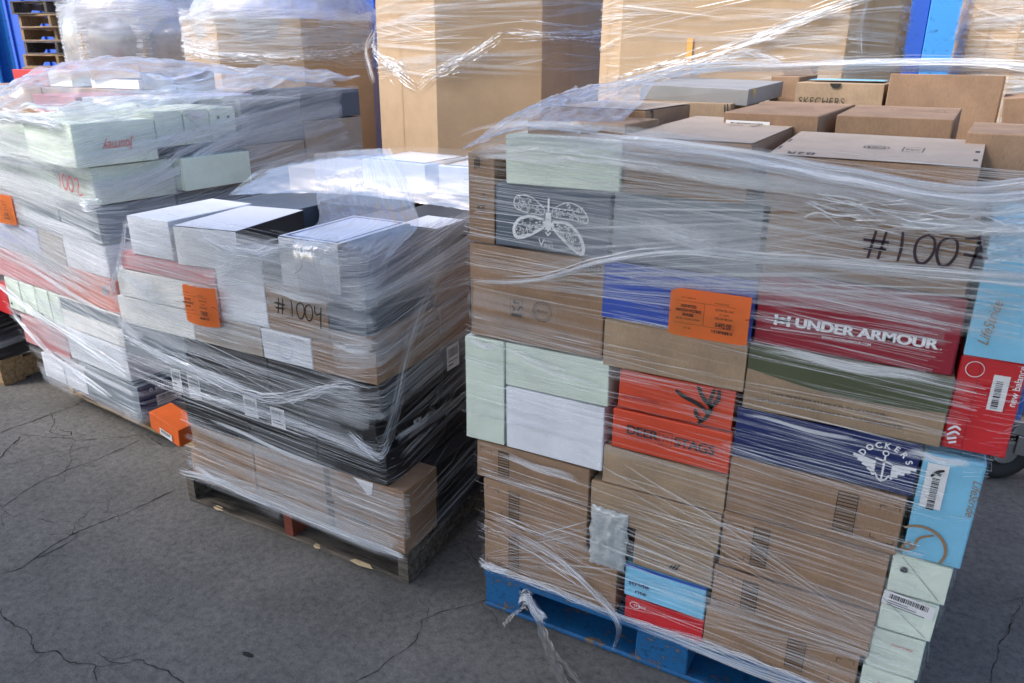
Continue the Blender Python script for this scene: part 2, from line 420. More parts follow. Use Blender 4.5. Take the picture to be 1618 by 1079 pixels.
# wall and columns behind
bm = bmesh.new()
x = -14.0
while x < 9:
    addbox(bm, x, x + .22, 5.6, 5.7, 0, 3.6); addbox(bm, x + .22, x + .40, 5.63, 5.7, 0, 3.6); x += .40
w = bm_obj('blue_wall', bm, WALLM); tag(w, 'tall royal blue ribbed wall far behind the big cardboard bins', 'wall')
def column(x0, y0, wd, h, label, strip):
    o = empty('steel_column', (x0, y0, 0), label=label, cat='column', group='light blue steel columns behind the bins')
    bm = bmesh.new(); addbox(bm, 0, wd, 0, .03, 0, h, .004); addbox(bm, 0, wd, .17, .20, 0, h, .004); addbox(bm, wd / 2 - .012, wd / 2 + .012, .03, .17, 0, h)
    bm_obj('shaft', bm, COLM, o)
    bm = bmesh.new(); addbox(bm, -.08, wd + .08, -.06, .26, 0, .02, .004); bm_obj('base_plate', bm, COLM, o)
    if strip:
        bm = bmesh.new(); addbox(bm, -strip, -.004, .02, .16, 0, h, .003); bm_obj('side_channel', bm, WALLM, o)
    return o
column(2.085, 3.72, .175, 4.5, 'light blue steel column with a darker blue channel on its left, right of centre', .105)
column(-7.13, 3.32, .50, 4.5, 'light blue steel column at the left edge beside the stacked pallets', 0)

# ------------------------------------------------------------------ pallets
def stringer_pallet(loc, rz, w, dp, h, mat, label, group, mats=None, front_mat=None, cat='pallet', chips=True, nd=7, seed=1):
    """w across the stringer ends (local x), dp along the stringers (local y)"""
    r = random.Random(seed); o = empty('wooden_pallet', loc, rz, label, cat, group)
    th = .016; sw = .038
    for k in range(3):
        bm = bmesh.new(); x0 = (w - sw) * k / 2
        n = 40; prof = []
        for i in range(n + 1):
            y = dp * i / n
            z = th
            for c in (.27, .73):
                dd = abs(y - dp * c)
                if dd < .115: z = th + .038 * min(1, (.115 - dd) / .02)
            prof.append((y, z))
        lo = [[bm.verts.new((x, y, z)) for y, z in prof] for x in (x0, x0 + sw)]
        hi = [[bm.verts.new((x, y, h - th)) for y, z in prof] for x in (x0, x0 + sw)]
        for i in range(n):
            bm.faces.new((lo[0][i + 1], lo[0][i], hi[0][i], hi[0][i + 1])); bm.faces.new((lo[1][i], lo[1][i + 1], hi[1][i + 1], hi[1][i]))
            bm.faces.new((lo[0][i], lo[0][i + 1], lo[1][i + 1], lo[1][i])); bm.faces.new((hi[0][i + 1], hi[0][i], hi[1][i], hi[1][i + 1]))
        for i in (0, n): bm.faces.new([q[i] for q in (lo[0], lo[1], hi[1], hi[0])][:: 1 if i == 0 else -1])
        bmesh.ops.recalc_face_normals(bm, faces=bm.faces[:])
        m = mat if not (mats and k in mats) else mats[k]
        bm_obj('stringer', bm, m, o)
    for k in range(nd):
        bw = .088 if 0 < k < nd - 1 else .12; y = (dp - bw) * k / (nd - 1); bm = bmesh.new()
        addbox(bm, r.uniform(-.004, .003), w + r.uniform(-.003, .004), y + .001, y + bw - .001, h - th, h, .0015, 0, .0012, r)
        bm_obj('deck_board', bm, (front_mat if k == 0 and front_mat else mat), o)
    for y in (0, dp / 2 - .045, dp - .11):
        bm = bmesh.new(); n = 30; bw = .11 if y != dp / 2 - .045 else .09
        # bottom board, its front edge splintered
        rows = []
        for i in range(n + 1):
            x = w * i / n; e = 0
            if chips and y == 0: e = .012 * max(0, noise.noise(Vector((x * 6, seed * 3.1, 0)))) + .004 * r.random()
            rows.append([bm.verts.new((x, y + e, 0.001)), bm.verts.new((x, y + e * .6, th)), bm.verts.new((x, y + bw, th)), bm.verts.new((x, y + bw, .001))])
        for i in range(n):
            for a in range(4): bm.faces.new((rows[i][a], rows[i + 1][a], rows[i + 1][(a + 1) % 4], rows[i][(a + 1) % 4]))
        bm.faces.new(rows[0][::-1]); bm.faces.new(rows[-1])
        bm_obj('bottom_board', bm, mat, o)
    return o
PG = 'wooden pallets under the wrapped loads'
stringer_pallet((0, .0, 0), 0, 1.02, 1.2, .128, OLDW, 'weathered grey wooden pallet with a red painted middle stringer', PG, mats={1: REDW}, seed=2)
for (x, y, w_) in ((.13, -.004, .05), (.62, -.006, .03), (.78, -.008, .10)):
    so_ = D.objects['wooden_pallet']; bm = bmesh.new(); v_ = [bm.verts.new(p) for p in ((x, y + .004, .012), (x + w_ * .4, y, .008), (x + w_, y + .005, .010), (x + w_ * .8, y + .012, .0185), (x + w_ * .2, y + .012, .0185))]; bm.faces.new(v_)
    bm_obj('splinter', bm, plain('bare split wood', (.50, .38, .22, 1), .8), so_)
LA = R(-5.8); LO = (-.45, .19); LF = (LO, LA)
def lw(u, v): return (LO[0] + u * math.cos(LA) - v * math.sin(LA), LO[1] + u * math.sin(LA) + v * math.cos(LA))
p_ = lw(-.88, .10)
stringer_pallet((p_[0], p_[1], 0), LA, 1.03, 1.2, .135, NEWW, 'pale splintered wooden pallet under the leaning load with the red number', PG, seed=5)
stringer_pallet((-2.72, .27, 0), 0, 1.03, 1.2, .135, NEWW, 'orange toned wooden pallet with notched side at the left edge', PG, seed=8)
# blue block pallet
def block_pallet(loc, w, dp, label):
    o = empty('wooden_pallet', loc, 0, label, 'pallet', PG); th = .016; h = .143
    for j in range(3):
        for i in range(3):
            bw = (.125, .15, .125)[i]; bd = (.14, .14, .14)[j]
            x = (0, w / 2 - .02 - bw / 2, w - bw)[i]; y = (0, dp / 2 - bd / 2, dp - bd)[j]
            bm = bmesh.new(); addbox(bm, x + .002, x + bw - .002, y + .004, y + bd - .004, th, h - 2 * th, .003, 0, .001); bm_obj('block', bm, BLUW, o)
    for j in range(3):
        y = (0, dp / 2 - .07, dp - .14)[j]; bm = bmesh.new(); addbox(bm, 0, w, y, y + .14, h - 2 * th, h - th, .002); bm_obj('stringer_board', bm, BLUW, o)
        bm = bmesh.new(); addbox(bm, .0, w, y + .001, y + .139, .001, th, .004, 0, .001); bm_obj('bottom_board', bm, BLUW, o)
    for k in range(7):
        bw = .10; y = (dp - bw) * k / 6; bm = bmesh.new(); addbox(bm, 0, w, y + .002, y + bw - .002, h - th, h, .002, 0, .001); bm_obj('deck_board', bm, BLUW, o)
    return o
block_pallet((1.282, .035, 0), 1.16, 1.0, 'blue painted block pallet under the right hand load')
# stack of empty pallets far left
sx, sy = -7.22, 3.98
for k in range(15):
    stringer_pallet((sx + rng.uniform(-.04, .04), sy + rng.uniform(-.05, .05), .141 * k), R(8 + rng.uniform(-4, 4)), 1.02, 1.2, .14, (NEWW if k % 4 != 3 else OLDW) if k < 14 else OLDW,
        'empty brown wooden pallet in the tall stack beside the left column' if k < 14 else 'dark weathered wooden pallet topmost of the far stack', 'empty pallets in the far stack', seed=20 + k, chips=False)

# ------------------------------------------------------------------ big cardboard bins
GG = 'octagonal cardboard bins wrapped in film'
def octo(W_, D_, ch): a, b = W_ / 2, D_ / 2; return [(-a, -b + ch), (-a + ch, -b), (a - ch, -b), (a, -b + ch), (a, b - ch), (a - ch, b), (-a + ch, b), (-a, b - ch)]
FG = 'stretch wraps around the loads and bins'
def strip_set(bm, path_fn, per, z0, z1, n, wr, lr, slope, sj, seg=.06, off=(.001, .006), mat=None, r=None, s0=0, s1=None, zc=None, tiltf=.6, uvl=None):
    """creases of film: n thin ribbons that follow the wrapped outline; path_fn(s, z, off) -> (point, outward normal)"""
    r = r or rng; s1 = per if s1 is None else s1
    k_ = 0
    for _ in range(n):
        if k_ <= 0:          # a new bundle of creases that run together
            k_ = r.randint(1, 9); cs = r.uniform(s0 - .2, s1 - .1); cz = r.uniform(z0, z1); csl = slope + r.gauss(0, sj); ccv = r.gauss(0, .008); sp_ = r.uniform(.004, .03)
        k_ -= 1
        L = r.uniform(*lr); s = cs + r.uniform(-.25, .25) * L; z = cz + r.gauss(0, sp_); sl = csl + r.gauss(0, .006)
        w = r.uniform(*wr) * r.choice((.5, .8, 1, 1, 1.6)); o = r.uniform(*off); cv = ccv + r.gauss(0, .004)
        ns = max(3, int(L / seg)); prev = None; tl = r.uniform(-tiltf, tiltf)
        for i in range(ns + 1):
            t = i / ns; ss = s + L * t
            if ss < s0 or ss > s1: prev = None; continue
            zz = z + sl * (ss - s) + cv * (t * (1 - t)) * L * 2
            if zc: zz = min(max(zz, zc[0]), zc[1])
            if zz < z0 - .02 or zz > z1 + .03: prev = None; continue
            p, nn = path_fn(ss, zz, o); e = Vector((0, 0, 1)) * (w / 2) + nn * (w / 2 * tl)
            cur = (bm.verts.new(p + e), bm.verts.new(p - e), t)
            if prev:
                f = bm.faces.new((prev[0], prev[1], cur[1], cur[0])); f.material_index = mat if mat is not None else 0
                for lp, uv in zip(f.loops, ((prev[2], 1), (prev[2], 0), (cur[2], 0), (cur[2], 1))): lp[uvl].uv = (uv[0], min(.999, max(.001, uv[1])))
            prev = cur
def prof_path(corners_fn):
    """corners_fn(z) -> outline points (x, y), open polyline; returns path function and length function at a height"""
    def fn(s, z, off):
        P = corners_fn(z); rem = s
        for i in range(len(P) - 1):
            a, b = Vector(P[i]), Vector(P[i + 1]); l = (b - a).length
            if rem <= l or i == len(P) - 2:
                t = (b - a) / l; n = Vector((t.y, -t.x)); q = a + t * max(0, rem) + n * off
                return Vector((q.x, q.y, z)), Vector((n.x, n.y, 0))
            rem -= l
    return fn
def gaylord(cx, cy, yaw, W_, D_, ch, h, label, mat=KG, top_open=True):
    o = empty('cardboard_bin', (cx, cy, 0), R(yaw), label, 'cardboard bin', GG)
    P = octo(W_, D_, ch); bm = bmesh.new(); t = .012
    nz = 8
    ring = [[bm.verts.new((x * (1 + .012 * math.sin(3.1 * k / nz)), y * (1 + .012 * math.sin(3.1 * k / nz)), .13 + (h - .13) * k / nz)) for x, y in P] for k in range(nz + 1)]
    inn = [[bm.verts.new((x * .975, y * .975, z)) for x, y in P] for z in (h, .16)]
    for k in range(nz):
        for i in range(8): bm.faces.new((ring[k][i], ring[k][(i + 1) % 8], ring[k + 1][(i + 1) % 8], ring[k + 1][i]))
    for i in range(8):
        bm.faces.new((ring[-1][i], ring[-1][(i + 1) % 8], inn[0][(i + 1) % 8], inn[0][i])); bm.faces.new((inn[0][i], inn[0][(i + 1) % 8], inn[1][(i + 1) % 8], inn[1][i]))
    bm.faces.new(inn[1])
    bm_obj('wall', bm, mat, o)
    # scored fold lines in the middle of the flank panels
    for i in (0, 2, 7):
        bm = bmesh.new()
        a, b = Vector(P[i]), Vector(P[(i + 1) % 8]); t_ = (b - a).normalized(); n = Vector((t_.y, -t_.x)); m = a.lerp(b, .42) + n * .016
        v = [bm.verts.new((m.x + t_.x * q, m.y + t_.y * q, z)) for q, z in ((-.002, .14), (.002, .14), (.002, h - .01), (-.002, h - .01))]; bm.faces.new(v)
        bm_obj('fold_line', bm, plain('scored cardboard', (.40, .25, .13, 1), .8), o)
    po = empty('wooden_pallet', (cx, cy, 0), R(yaw))
    D.objects.remove(po)
    bm = bmesh.new(); addbox(bm, -W_ / 2 + .03, W_ / 2 - .03, -D_ / 2 + .03, D_ / 2 - .03, .10, .128)
    for xx in (-W_ / 2 + .05, -.02, W_ / 2 - .09): addbox(bm, xx, xx + .04, -D_ / 2 + .03, D_ / 2 - .03, 0.001, .099)
    bm_obj('skid', bm, OLDW, o)
    return o, P
def gay_wrap(cx, cy, yaw, P, zlo, h, label, n, seed, cap=None, tail=None, ropes=(), dens=1.0):
    o = empty('stretch_wrap', (cx, cy, zlo), R(yaw), label, 'plastic wrap', FG)
    r = random.Random(seed); bm = bmesh.new(); uvl = bm.loops.layers.uv.new('uv')
    PP = [P[(i + 7) % 8] for i in range(0, 7)]
    fn0 = prof_path(lambda z: [(x * 1.02, y * 1.02) for x, y in PP])
    fn = lambda s_, z, off: (lambda q: (q[0] - Vector((0, 0, zlo)), q[1]))(fn0(s_, z, off))
    per = sum((Vector(a) - Vector(b)).length for a, b in zip(PP[:-1], PP[1:]))
    strip_set(bm, fn, per, zlo + .05, h, int(n * .5 * dens), (.006, .03), (.15, .9), .02, .08, .1, mat=0, r=r, uvl=uvl)
    strip_set(bm, fn, per, zlo, h, int(n * dens), (.002, .007), (.1, .6), .02, .09, .08, mat=1, r=r, uvl=uvl)
    strip_set(bm, fn, per, zlo, h, int(n * .3 * dens), (.001, .0035), (.05, .35), .01, .12, .06, mat=2, r=r, uvl=uvl)
    for (a0, za, a1, zb, k, sp) in ropes:      # bunched band running from (s, z) to (s, z)
        for _ in range(k):
            w = r.uniform(.002, .009); o_ = r.uniform(.004, .03); dz = r.gauss(0, sp); ph = r.uniform(0, 6); prev = None
            t0 = r.uniform(0, .7); t1 = min(1, t0 + r.uniform(.15, .6))
            for i in range(15):
                t = t0 + (t1 - t0) * i / 14; p, nn = fn(a0 + (a1 - a0) * t, za + (zb - za) * t + dz * (1 + .5 * math.sin(ph + 7 * t)) + .02 * math.sin(3.1 * t) * -1, o_)
                e = Vector((0, 0, w / 2)) + nn * r.uniform(-w, w) * .6; cur = (bm.verts.new(p + e), bm.verts.new(p - e), i / 14)
                if prev:
                    f = bm.faces.new((prev[0], prev[1], cur[1], cur[0])); f.material_index = r.choice((1, 2, 2))
                    for lp, uv in zip(f.loops, ((prev[2], .999), (prev[2], .001), (cur[2], .001), (cur[2], .999))): lp[uvl].uv = uv
                prev = cur
    bm_obj('creases', bm, [FAINT, MID, BRI], o)
    return o, fn, per
def drape(parent, name, corners, nu, nv, amp, fr, seed, mat, crum=.0, sharp=1.0, hole=None):
    """a loose film sheet between a grid of control points: corners[j][i] rows of Vectors (world), parented"""
    bm = bmesh.new(); uvl = bm.loops.layers.uv.new('uv'); J, I = len(corners), len(corners[0])
    inv = parent.matrix_world.inverted() if parent else Matrix()
    bpy.context.view_layer.update(); inv = parent.matrix_world.inverted()
    def cr(a, b, c, d, t): return .5 * ((2 * b) + (c - a) * t + (2 * a - 5 * b + 4 * c - d) * t * t + (3 * b - a - 3 * c + d) * t ** 3)
    def row(rw, t):
        x = t * (len(rw) - 1); i = min(int(x), len(rw) - 2); f = x - i
        g = lambda k: rw[min(max(k, 0), len(rw) - 1)]
        return cr(g(i - 1), g(i), g(i + 1), g(i + 2), f)
    vs = []
    for j in range(nv + 1):
        tj = j / nv; vr = []
        for i in range(nu + 1):
            ti = i / nu; p = row([row([Vector(c) for c in cc], ti) for cc in corners], tj)
            q = Vector((ti * fr[0], tj * fr[1], seed * 7.3))
            rid = 1 - abs(noise.noise(q)) * 2.2; rid2 = 1 - abs(noise.noise(q * 2.7 + Vector((5, 1, 2)))) * 2.2
            v1 = noise.voronoi(q * 1.3 + Vector((noise.noise(q) * .6, 0, 0)))[0]; v2 = noise.voronoi(q * 3.1)[0]
            d = amp * (rid * .35 + rid2 * .15 + .75 * (v1[0] - .35) + .28 * (v2[1] - v2[0])) + crum * (noise.noise(q * 7) + .6 * noise.noise(q * 15))
            p = p + Vector((.25 * d, -.35 * d, d * sharp)); vr.append(bm.verts.new(inv @ p))
        vs.append(vr)
    for j in range(nv):
        for i in range(nu):
            f = bm.faces.new((vs[j][i], vs[j][i + 1], vs[j + 1][i + 1], vs[j + 1][i]))
            for lp, (a, b) in zip(f.loops, ((i, j), (i + 1, j), (i + 1, j + 1), (i, j + 1))): lp[uvl].uv = (a / nu, b / nv * .998 + .001)
    return bm_obj(name, bm, mat, parent, smooth=True)

g3, P3 = gaylord(-.385, 2.99, 28, 1.385, 1.385, .395, 2.05, 'tan octagonal cardboard bin with a drooping band of film, third from the left')
g2, P2 = gaylord(-2.12, 2.95, 28, 1.32, 1.32, .38, 1.80, 'tan octagonal cardboard bin with film pulled over its open top, second from the left')
g1, P1 = gaylord(-3.70, 2.95, 28, 1.14, 1.14, .33, 1.72, 'tan octagonal cardboard bin almost hidden by white film, leftmost of the row')
P4 = octo(1.24, 1.0, .16)
g4, _ = gaylord(1.42, 2.30, 0, 1.24, 1.0, .16, 2.1, 'wide tan cardboard bin with a strip of tan tape, just left of the blue column')
g4.children[0].data  # keep
g5, P5 = gaylord(2.90, 2.85, 4, 1.25, 1.1, .16, 2.1, 'tan cardboard bin under silvery film at the right edge, right of the blue column')
gay_wrap(-.385, 2.99, 28, P3, 1.45, 2.05, 'clear film bunched into a drooping rope around the third bin', 420, 31, ropes=[(.45, 1.70, 1.0, 1.42, 45, .02), (1.0, 1.42, 1.55, 1.68, 45, .02), (1.5, 1.70, 2.5, 1.72, 30, .02)], dens=1.1)
gay_wrap(-2.12, 2.95, 28, P2, 1.50, 1.85, 'cloudy film around the top of the second bin', 420, 32, ropes=[(.3, 1.66, 1.6, 1.56, 60, .02), (1.5, 1.56, 2.3, 1.66, 40, .02)], dens=3)
gay_wrap(-3.70, 2.95, 28, P1, 1.44, 1.95, 'thick white film around the leftmost bin', 420, 33, dens=4.5)
o4, fn4, per4 = gay_wrap(1.42, 2.30, 0, P4, 1.33, 2.1, 'clear film with a slanting bunched band around the wide bin', 520, 34, ropes=[(.82, 1.44, 1.95, 1.82, 55, .018)], dens=1.2)
gay_wrap(2.90, 2.85, 4, P5, 1.2, 2.1, 'silvery streaked film around the bin at the right edge', 520, 35, dens=3.2)

# ------------------------------------------------------------------ printed details shared by several boxes
def ship_marks(f, x=.085, w=.032, side='l'):
    """striped panel and corner brackets printed on the plain shipping boxes"""
    h = f.h; y0, y1 = h * .18, h * .86
    rs = [(x, y0, x + w, y0 + .0015), (x, y1, x + w, y1 + .0015), (x, y0, x + .0015, y1), (x + w, y0, x + w + .0015, y1)]
    k = y0 + .006
    while k < y1 - .003: rs.append((x, k, x + w, k + .0028)); k += .0085
    rects(f, 'striped_print', rs, GINK, .0006)
    rs = []
    for (bx, by, sx, sy) in ((.012, h * .84, 1, -1), (.05, h * .80, -1, -1), (.012, h * .18, 1, 1), (.06, h * .22, -1, 1)):
        if side == 'r': bx = f.w - bx; sx = -sx
        rs += [tuple(sorted((bx, bx + sx * .012))[0:1]) + (by,) + (max(bx, bx + sx * .012),) + (by + .0013,), (min(bx, bx + .0013), min(by, by + sy * .012), bx + .0013, max(by, by + sy * .012))]
    rects(f, 'bracket_print', rs, GINK, .0006)
def rivet(f, x, y, r_=.008):
    bm = bmesh.new(); n = 20
    def ringv(rr, d): return [bm.verts.new(f.p(x + rr * math.cos(6.2832 * k / n), y + rr * math.sin(6.2832 * k / n), d)) for k in range(n)]
    a, b, c = ringv(r_, .0008), ringv(r_ * .8, .003), ringv(r_ * .35, .0012)
    for k in range(n):
        bm.faces.new((a[k], a[(k + 1) % n], b[(k + 1) % n], b[k])); bm.faces.new((b[k], b[(k + 1) % n], c[(k + 1) % n], c[k]))
    bm.faces.new(c); bm_obj('eyelet', bm, plain('dark eyelet metal', (.06, .06, .07, 1), .35, .7), f.box)
def ring(f, name, cx, cy, r_, w, mat, a0=0, a1=360, sy=1):
    return strokes(f, name, [[(cx + r_ * math.cos(R(t)), cy + sy * r_ * math.sin(R(t))) for t in range(a0, a1 + 1, 10)]], w, mat, smooth=False)

# ================================================================== RIGHT HAND LOAD (number 1007)
GR = 'shoe boxes in the right hand load'
F0, DP = .03, .34
def rb(name, what, x0, x1, z0, z1, mat, dp=DP, yo=0, **k):
    return carton(name, what, GR, x0, x1, F0 + yo, F0 + yo + dp, z0, z1, mat, **k)
BX = 'shoe_box'
# left column, bottom to top
o, f, rr_, t_ = rb(BX, 'brown shipping shoe box lowest in the left column, resting on the blue pallet', 1.285, 1.705, .146, .318, KR); ship_marks(f)
o, f, rr_, t_ = rb(BX, 'brown shipping shoe box between two alike in the left column, beside the white bag', 1.285, 1.612, .320, .457, KR); ship_marks(f)
o, f, rr_, t_ = rb(BX, 'brown shipping shoe box directly under the pale green and white boxes', 1.264, 1.612, .459, .574, KR); ship_marks(f, .072)
o, f, rr_, t_ = rb(BX, 'pale mint shoe box standing on end at the left corner', 1.230, 1.352, .577, .886, MINT, yo=-.004, rz=R(1))
rects(rr_, 'lid_seam', [(.02, .002, .0212, .3)], GINK, .0006)
o, f, rr_, t_ = rb(BX, 'pale mint shoe box lying lengthwise above the white one', 1.355, 1.652, .764, .886, MINT)
o, f, rr_, t_ = rb(BX, 'plain white shoe box below the lying mint one', 1.358, 1.646, .577, .761, WHT)
o, f, rr_, t_ = rb('shipping_carton', 'large brown carton with small recycling marks on its front, left of the blue box', 1.250, 1.628, .889, 1.142, KR, cat='carton')
rects(f, 'flap_gap', [(.0, .04, .0035, .16)], INK, .0006)
def recycle(f, x, y, s_):
    rs = [(x, y - .3 * s_, x + s_, y + .0), ]
    rects(f, 'recycling_box', [(x, y - .32 * s_, x + s_, y - .30 * s_), (x, y + s_, x + s_, y + 1.02 * s_), (x, y - .32 * s_, x + .02 * s_, y + s_), (x + .98 * s_, y - .32 * s_, x + s_, y + s_), (x + .1 * s_, y - .26 * s_, x + .9 * s_, y - .05 * s_)], GINK, .0006)
    L = []
    for k in range(3):
        a = R(90 + 120 * k); c = (x + s_ * .5, y + s_ * .48)
        p = lambda t, rr=.34: (c[0] + rr * s_ * math.cos(t), c[1] + rr * s_ * math.sin(t))
        L.append([p(a - R(38)), p(a + R(38))]); L.append([p(a + R(38), .34), p(a + R(20), .48)]); L.append([p(a + R(38), .34), p(a + R(14), .22)])
    strokes(f, 'recycling_symbol', L, .09 * s_, GINK, .0008, smooth=False)
recycle(f, .122, .085, .036)
ring(f, 'round_print', .215, .10, .026, .0015, GINK); ring(f, 'round_print', .215, .10, .021, .001, GINK); text(f, 'lettering', 'PREMIUM', .215, .10, .008, GINK, .03, center=True)
text(f, 'lettering', 'Reh', .318, .222, .030, GINK, .05, shear=0)
o, f, rr_, t_ = rb(BX, 'tall brown carton end at the top left corner with small dark marks', 1.248, 1.326, 1.145, 1.372, KR, yo=0)
strokes(f, 'print', [[(.03, .19), (.03, .215)], [(.036, .19), (.036, .215)], [(.024, .185), (.024, .21)]], .004, GINK, smooth=False)
text(f, 'lettering', 'KE', .03, .085, .014, GINK, .022); text(f, 'lettering', '2', .045, .115, .012, GINK)
# dark box with the moth
o, f, rr_, t_ = rb(BX, 'dark slate shoe box with a white moth drawing on its front', 1.330, 1.636, 1.146, 1.302, SLATE, yo=-.003)
mw = []
cx, cy = .148, .085
def mo(p): return [(cx + x, cy + y) for x, y in p]
lobes = [[(-.012, -.008), (-.045, -.002), (-.078, -.012), (-.093, -.035), (-.089, -.055), (-.072, -.056), (-.045, -.045), (-.018, -.028), (-.010, -.018)],
         [(.012, -.010), (.05, -.010), (.078, -.030), (.093, -.058), (.092, -.078), (.078, -.075), (.055, -.060), (.028, -.038), (.012, -.022)],
         [(-.012, .022), (-.05, .046), (-.085, .044), (-.094, .026), (-.084, .012), (-.05, .006), (-.014, .006)],
         [(.012, .022), (.05, .040), (.085, .030), (.102, .008), (.098, -.004), (.06, .000), (.014, .004)]]
bm = bmesh.new()
for k, lb in enumerate(lobes):
    stroke_bm(bm, f, smoothpts(mo(lb + [lb[0]])), .0080 if k < 2 else .0026)
    r = random.Random(k); cxx = sum(p[0] for p in lb) / len(lb); cyy = sum(p[1] for p in lb) / len(lb)
    for q in range(130):
        a, b = r.choice(lb), r.random() ** .6 * .92
        x, y = cxx + (a[0] - cxx) * b + r.uniform(-.004, .004), cyy + (a[1] - cyy) * b + r.uniform(-.003, .003)
        t = r.uniform(0, 6.28); l = r.uniform(.002, .005)
        stroke_bm(bm, f, mo([(x, y), (x + l * math.cos(t), y + l * math.sin(t))]), .0026)
for p in ([(0, .03), (0, -.035)], [(-.005, .012), (-.005, -.030)], [(.005, .012), (.005, -.030)], [(-.007, -.036), (0, -.044), (.007, -.036)], [(0, .046), (0, .03)]): stroke_bm(bm, f, mo(p), .005)
bm_obj('moth_print', bm, WINK, o)
text(f, 'lettering', 'V', .122, .012, .020, WINK); text(f, 'lettering', 'FLYING', .138, .024, .005, WINK, .022); text(f, 'lettering', 'WHITE', .137, .010, .010, WINK, .026)
o, f, rr_, t_ = rb(BX, 'pale mint shoe box at the top above the moth drawing', 1.360, 1.655, 1.304, 1.420, MINT, yo=-.006, lid=.0)
rects(rr_, 'end_print', [(.01, .01 + .013 * k, .3, .017 + .013 * k) for k in range(8)], SLATE, .0006)
# second column
o, f, rr_, t_ = rb('padded_mailer', 'crumpled white', 1.0, 1.1, 0, .1, WHT) ; [D.objects.remove(c) for c in list(o.children)]; D.objects.remove(o)
o, f, rr_, t_ = rb(BX, 'red shoe box at the bottom under the light blue one', 1.732, 1.950, .146, .218, RED, lid=.0)
ring(f, 'emblem', .03, .052, .014, .0016, WINK, sy=.7); text(f, 'lettering', 'STRIDE', .044, .052, .008, WINK, .034, center=True)
o, f, rr_, t_ = rb(BX, 'light blue shoe box with dark lower case lettering, near the blue pallet', 1.726, 1.946, .220, .324, SKYB)
rects(f, 'dark_edge', [(0, .096, f.w, f.h)], BLUE, .0006)
text(f, 'lettering', 'stride', .014, .040, .016, NAVY, .056, bold=.01); text(f, 'lettering', 'rite', .034, .018, .013, NAVY, .030, bold=.01)
o, f, rr_, t_ = rb(BX, 'tan shoe box with a tiny black emblem above the light blue box', 1.745, 1.958, .326, .434, KL)
strokes(f, 'emblem', [[(.100, .022), (.108, .036)], [(.108, .022), (.118, .040)], [(.116, .022), (.127, .043)]], .0045, INK, smooth=False)
o, f, rr_, t_ = rb(BX, 'plain tan shoe box in the second column, beside the padded bag', 1.618, 1.964, .436, .548, KL, yo=-.004)
o, f, rr_, t_ = rb(BX, 'plain tan shoe box just below the orange red boxes', 1.645, 1.966, .550, .657, KL)
o, f, rr_, t_ = rb(BX, 'orange red shoe box with spaced black lettering and a small stag frame', 1.668, 1.966, .660, .768, ORNG, yo=-.002)
[(text(f, 'lettering', 'DEER', .040 + k * .0012, .048, .026, CHAR, .080, bold=.012, d=.0014 + k * .0002), text(f, 'lettering', 'STAGS', .162 + k * .0012, .045, .026, CHAR, .098, bold=.012, d=.0014 + k * .0002)) for k in range(2)]
strokes(f, 'stag_frame', [[(.124, .040), (.156, .040), (.156, .076), (.124, .076), (.124, .040)], [(.134, .048), (.138, .060), (.132, .070)], [(.146, .048), (.142, .060), (.148, .070)]], .0016, CHAR, smooth=False)
o, f, rr_, t_ = rb(BX, 'orange red shoe box with a black antler drawing', 1.676, 1.962, .772, .874, ORNG, yo=.004)
strokes(f, 'antler_print', [[(.205, .004), (.222, .022), (.231, .045), (.229, .07), (.236, .100)], [(.224, .035), (.205, .052), (.165, .066), (.145, .078)], [(.229, .055), (.212, .072), (.197, .100)],
   [(.231, .05), (.246, .075), (.247, .100)], [(.212, .012), (.199, .028), (.196, .040)]], .009, INK)
text(f, 'lettering', 'LEATHER FOOTWEAR', .012, .030, .008, MAR, .095)
o, f, rr_, t_ = rb(BX, 'wide plain tan shoe box directly under the blue one', 1.632, 1.978, .877, 1.000, KL)
o, f, rr_, t_ = rb(BX, 'royal blue shoe box behind the orange price tag', 1.624, 1.980, 1.002, 1.142, BLUE, yo=-.003)
o, f, rr_, t_ = rb(BX, 'blue grey shoe box under film, just right of the moth drawing', 1.640, 1.976, 1.146, 1.305, GREY)
o, f, rr_, t_ = rb(BX, 'wide brown box with a smooth greyish lid beside the topmost mint box', 1.660, 1.952, 1.308, 1.434, KR, dp=.50, rz=R(-3), rx=R(1.2))
rects(t_, 'greyish_top', [(.001, .001, t_.w - .001, t_.h - .001)], GRYK, .0005); strokes(t_, 'print', [[(.15, .30), (.17, .32), (.18, .31)], [(.20, .31), (.22, .33), (.205, .30)]], .004, GINK, .0012)
# third column
def dd(name, what, x0, x1, z0, z1, mat, **k): return rb(name, what, x0, x1, z0, z1, mat, **k)
o, f, rr_, t_ = dd(BX, 'brown shipping shoe box lowest in the third column, over the pallet edge', 1.950, 2.318, .146, .272, KR); ship_marks(f, .205, .042, 'r')
o, f, rr_, t_ = dd(BX, 'brown shipping shoe box second from the bottom in the third column', 1.958, 2.332, .275, .402, KR, yo=-.004); ship_marks(f, .075, .036)
o, f, rr_, t_ = dd(BX, 'brown shipping shoe box third from the bottom in the third column', 1.966, 2.336, .405, .562, KR); ship_marks(f, .075, .036)
o, f, rr_, t_ = dd(BX, 'brown shipping shoe box right under the navy one', 1.968, 2.345, .565, .712, KR, yo=-.003); ship_marks(f, .24, .042, 'r')
o, f, rr_, t_ = dd(BX, 'navy shoe box with a white winged anchor emblem', 1.968, 2.352, .715, .840, NAVY)
wm = []
bm = bmesh.new(); ex, ey = .318, .052
for sgn in (-1, 1):
    for k, (L_, yy) in enumerate(((.062, .016), (.052, .008), (.042, 0), (.030, -.008), (.020, -.015))):
        stroke_bm(bm, f, [(ex + sgn * .016, ey + yy - .002), (ex + sgn * L_, ey + yy + (.006 if sgn < 0 else 0))], .0072)
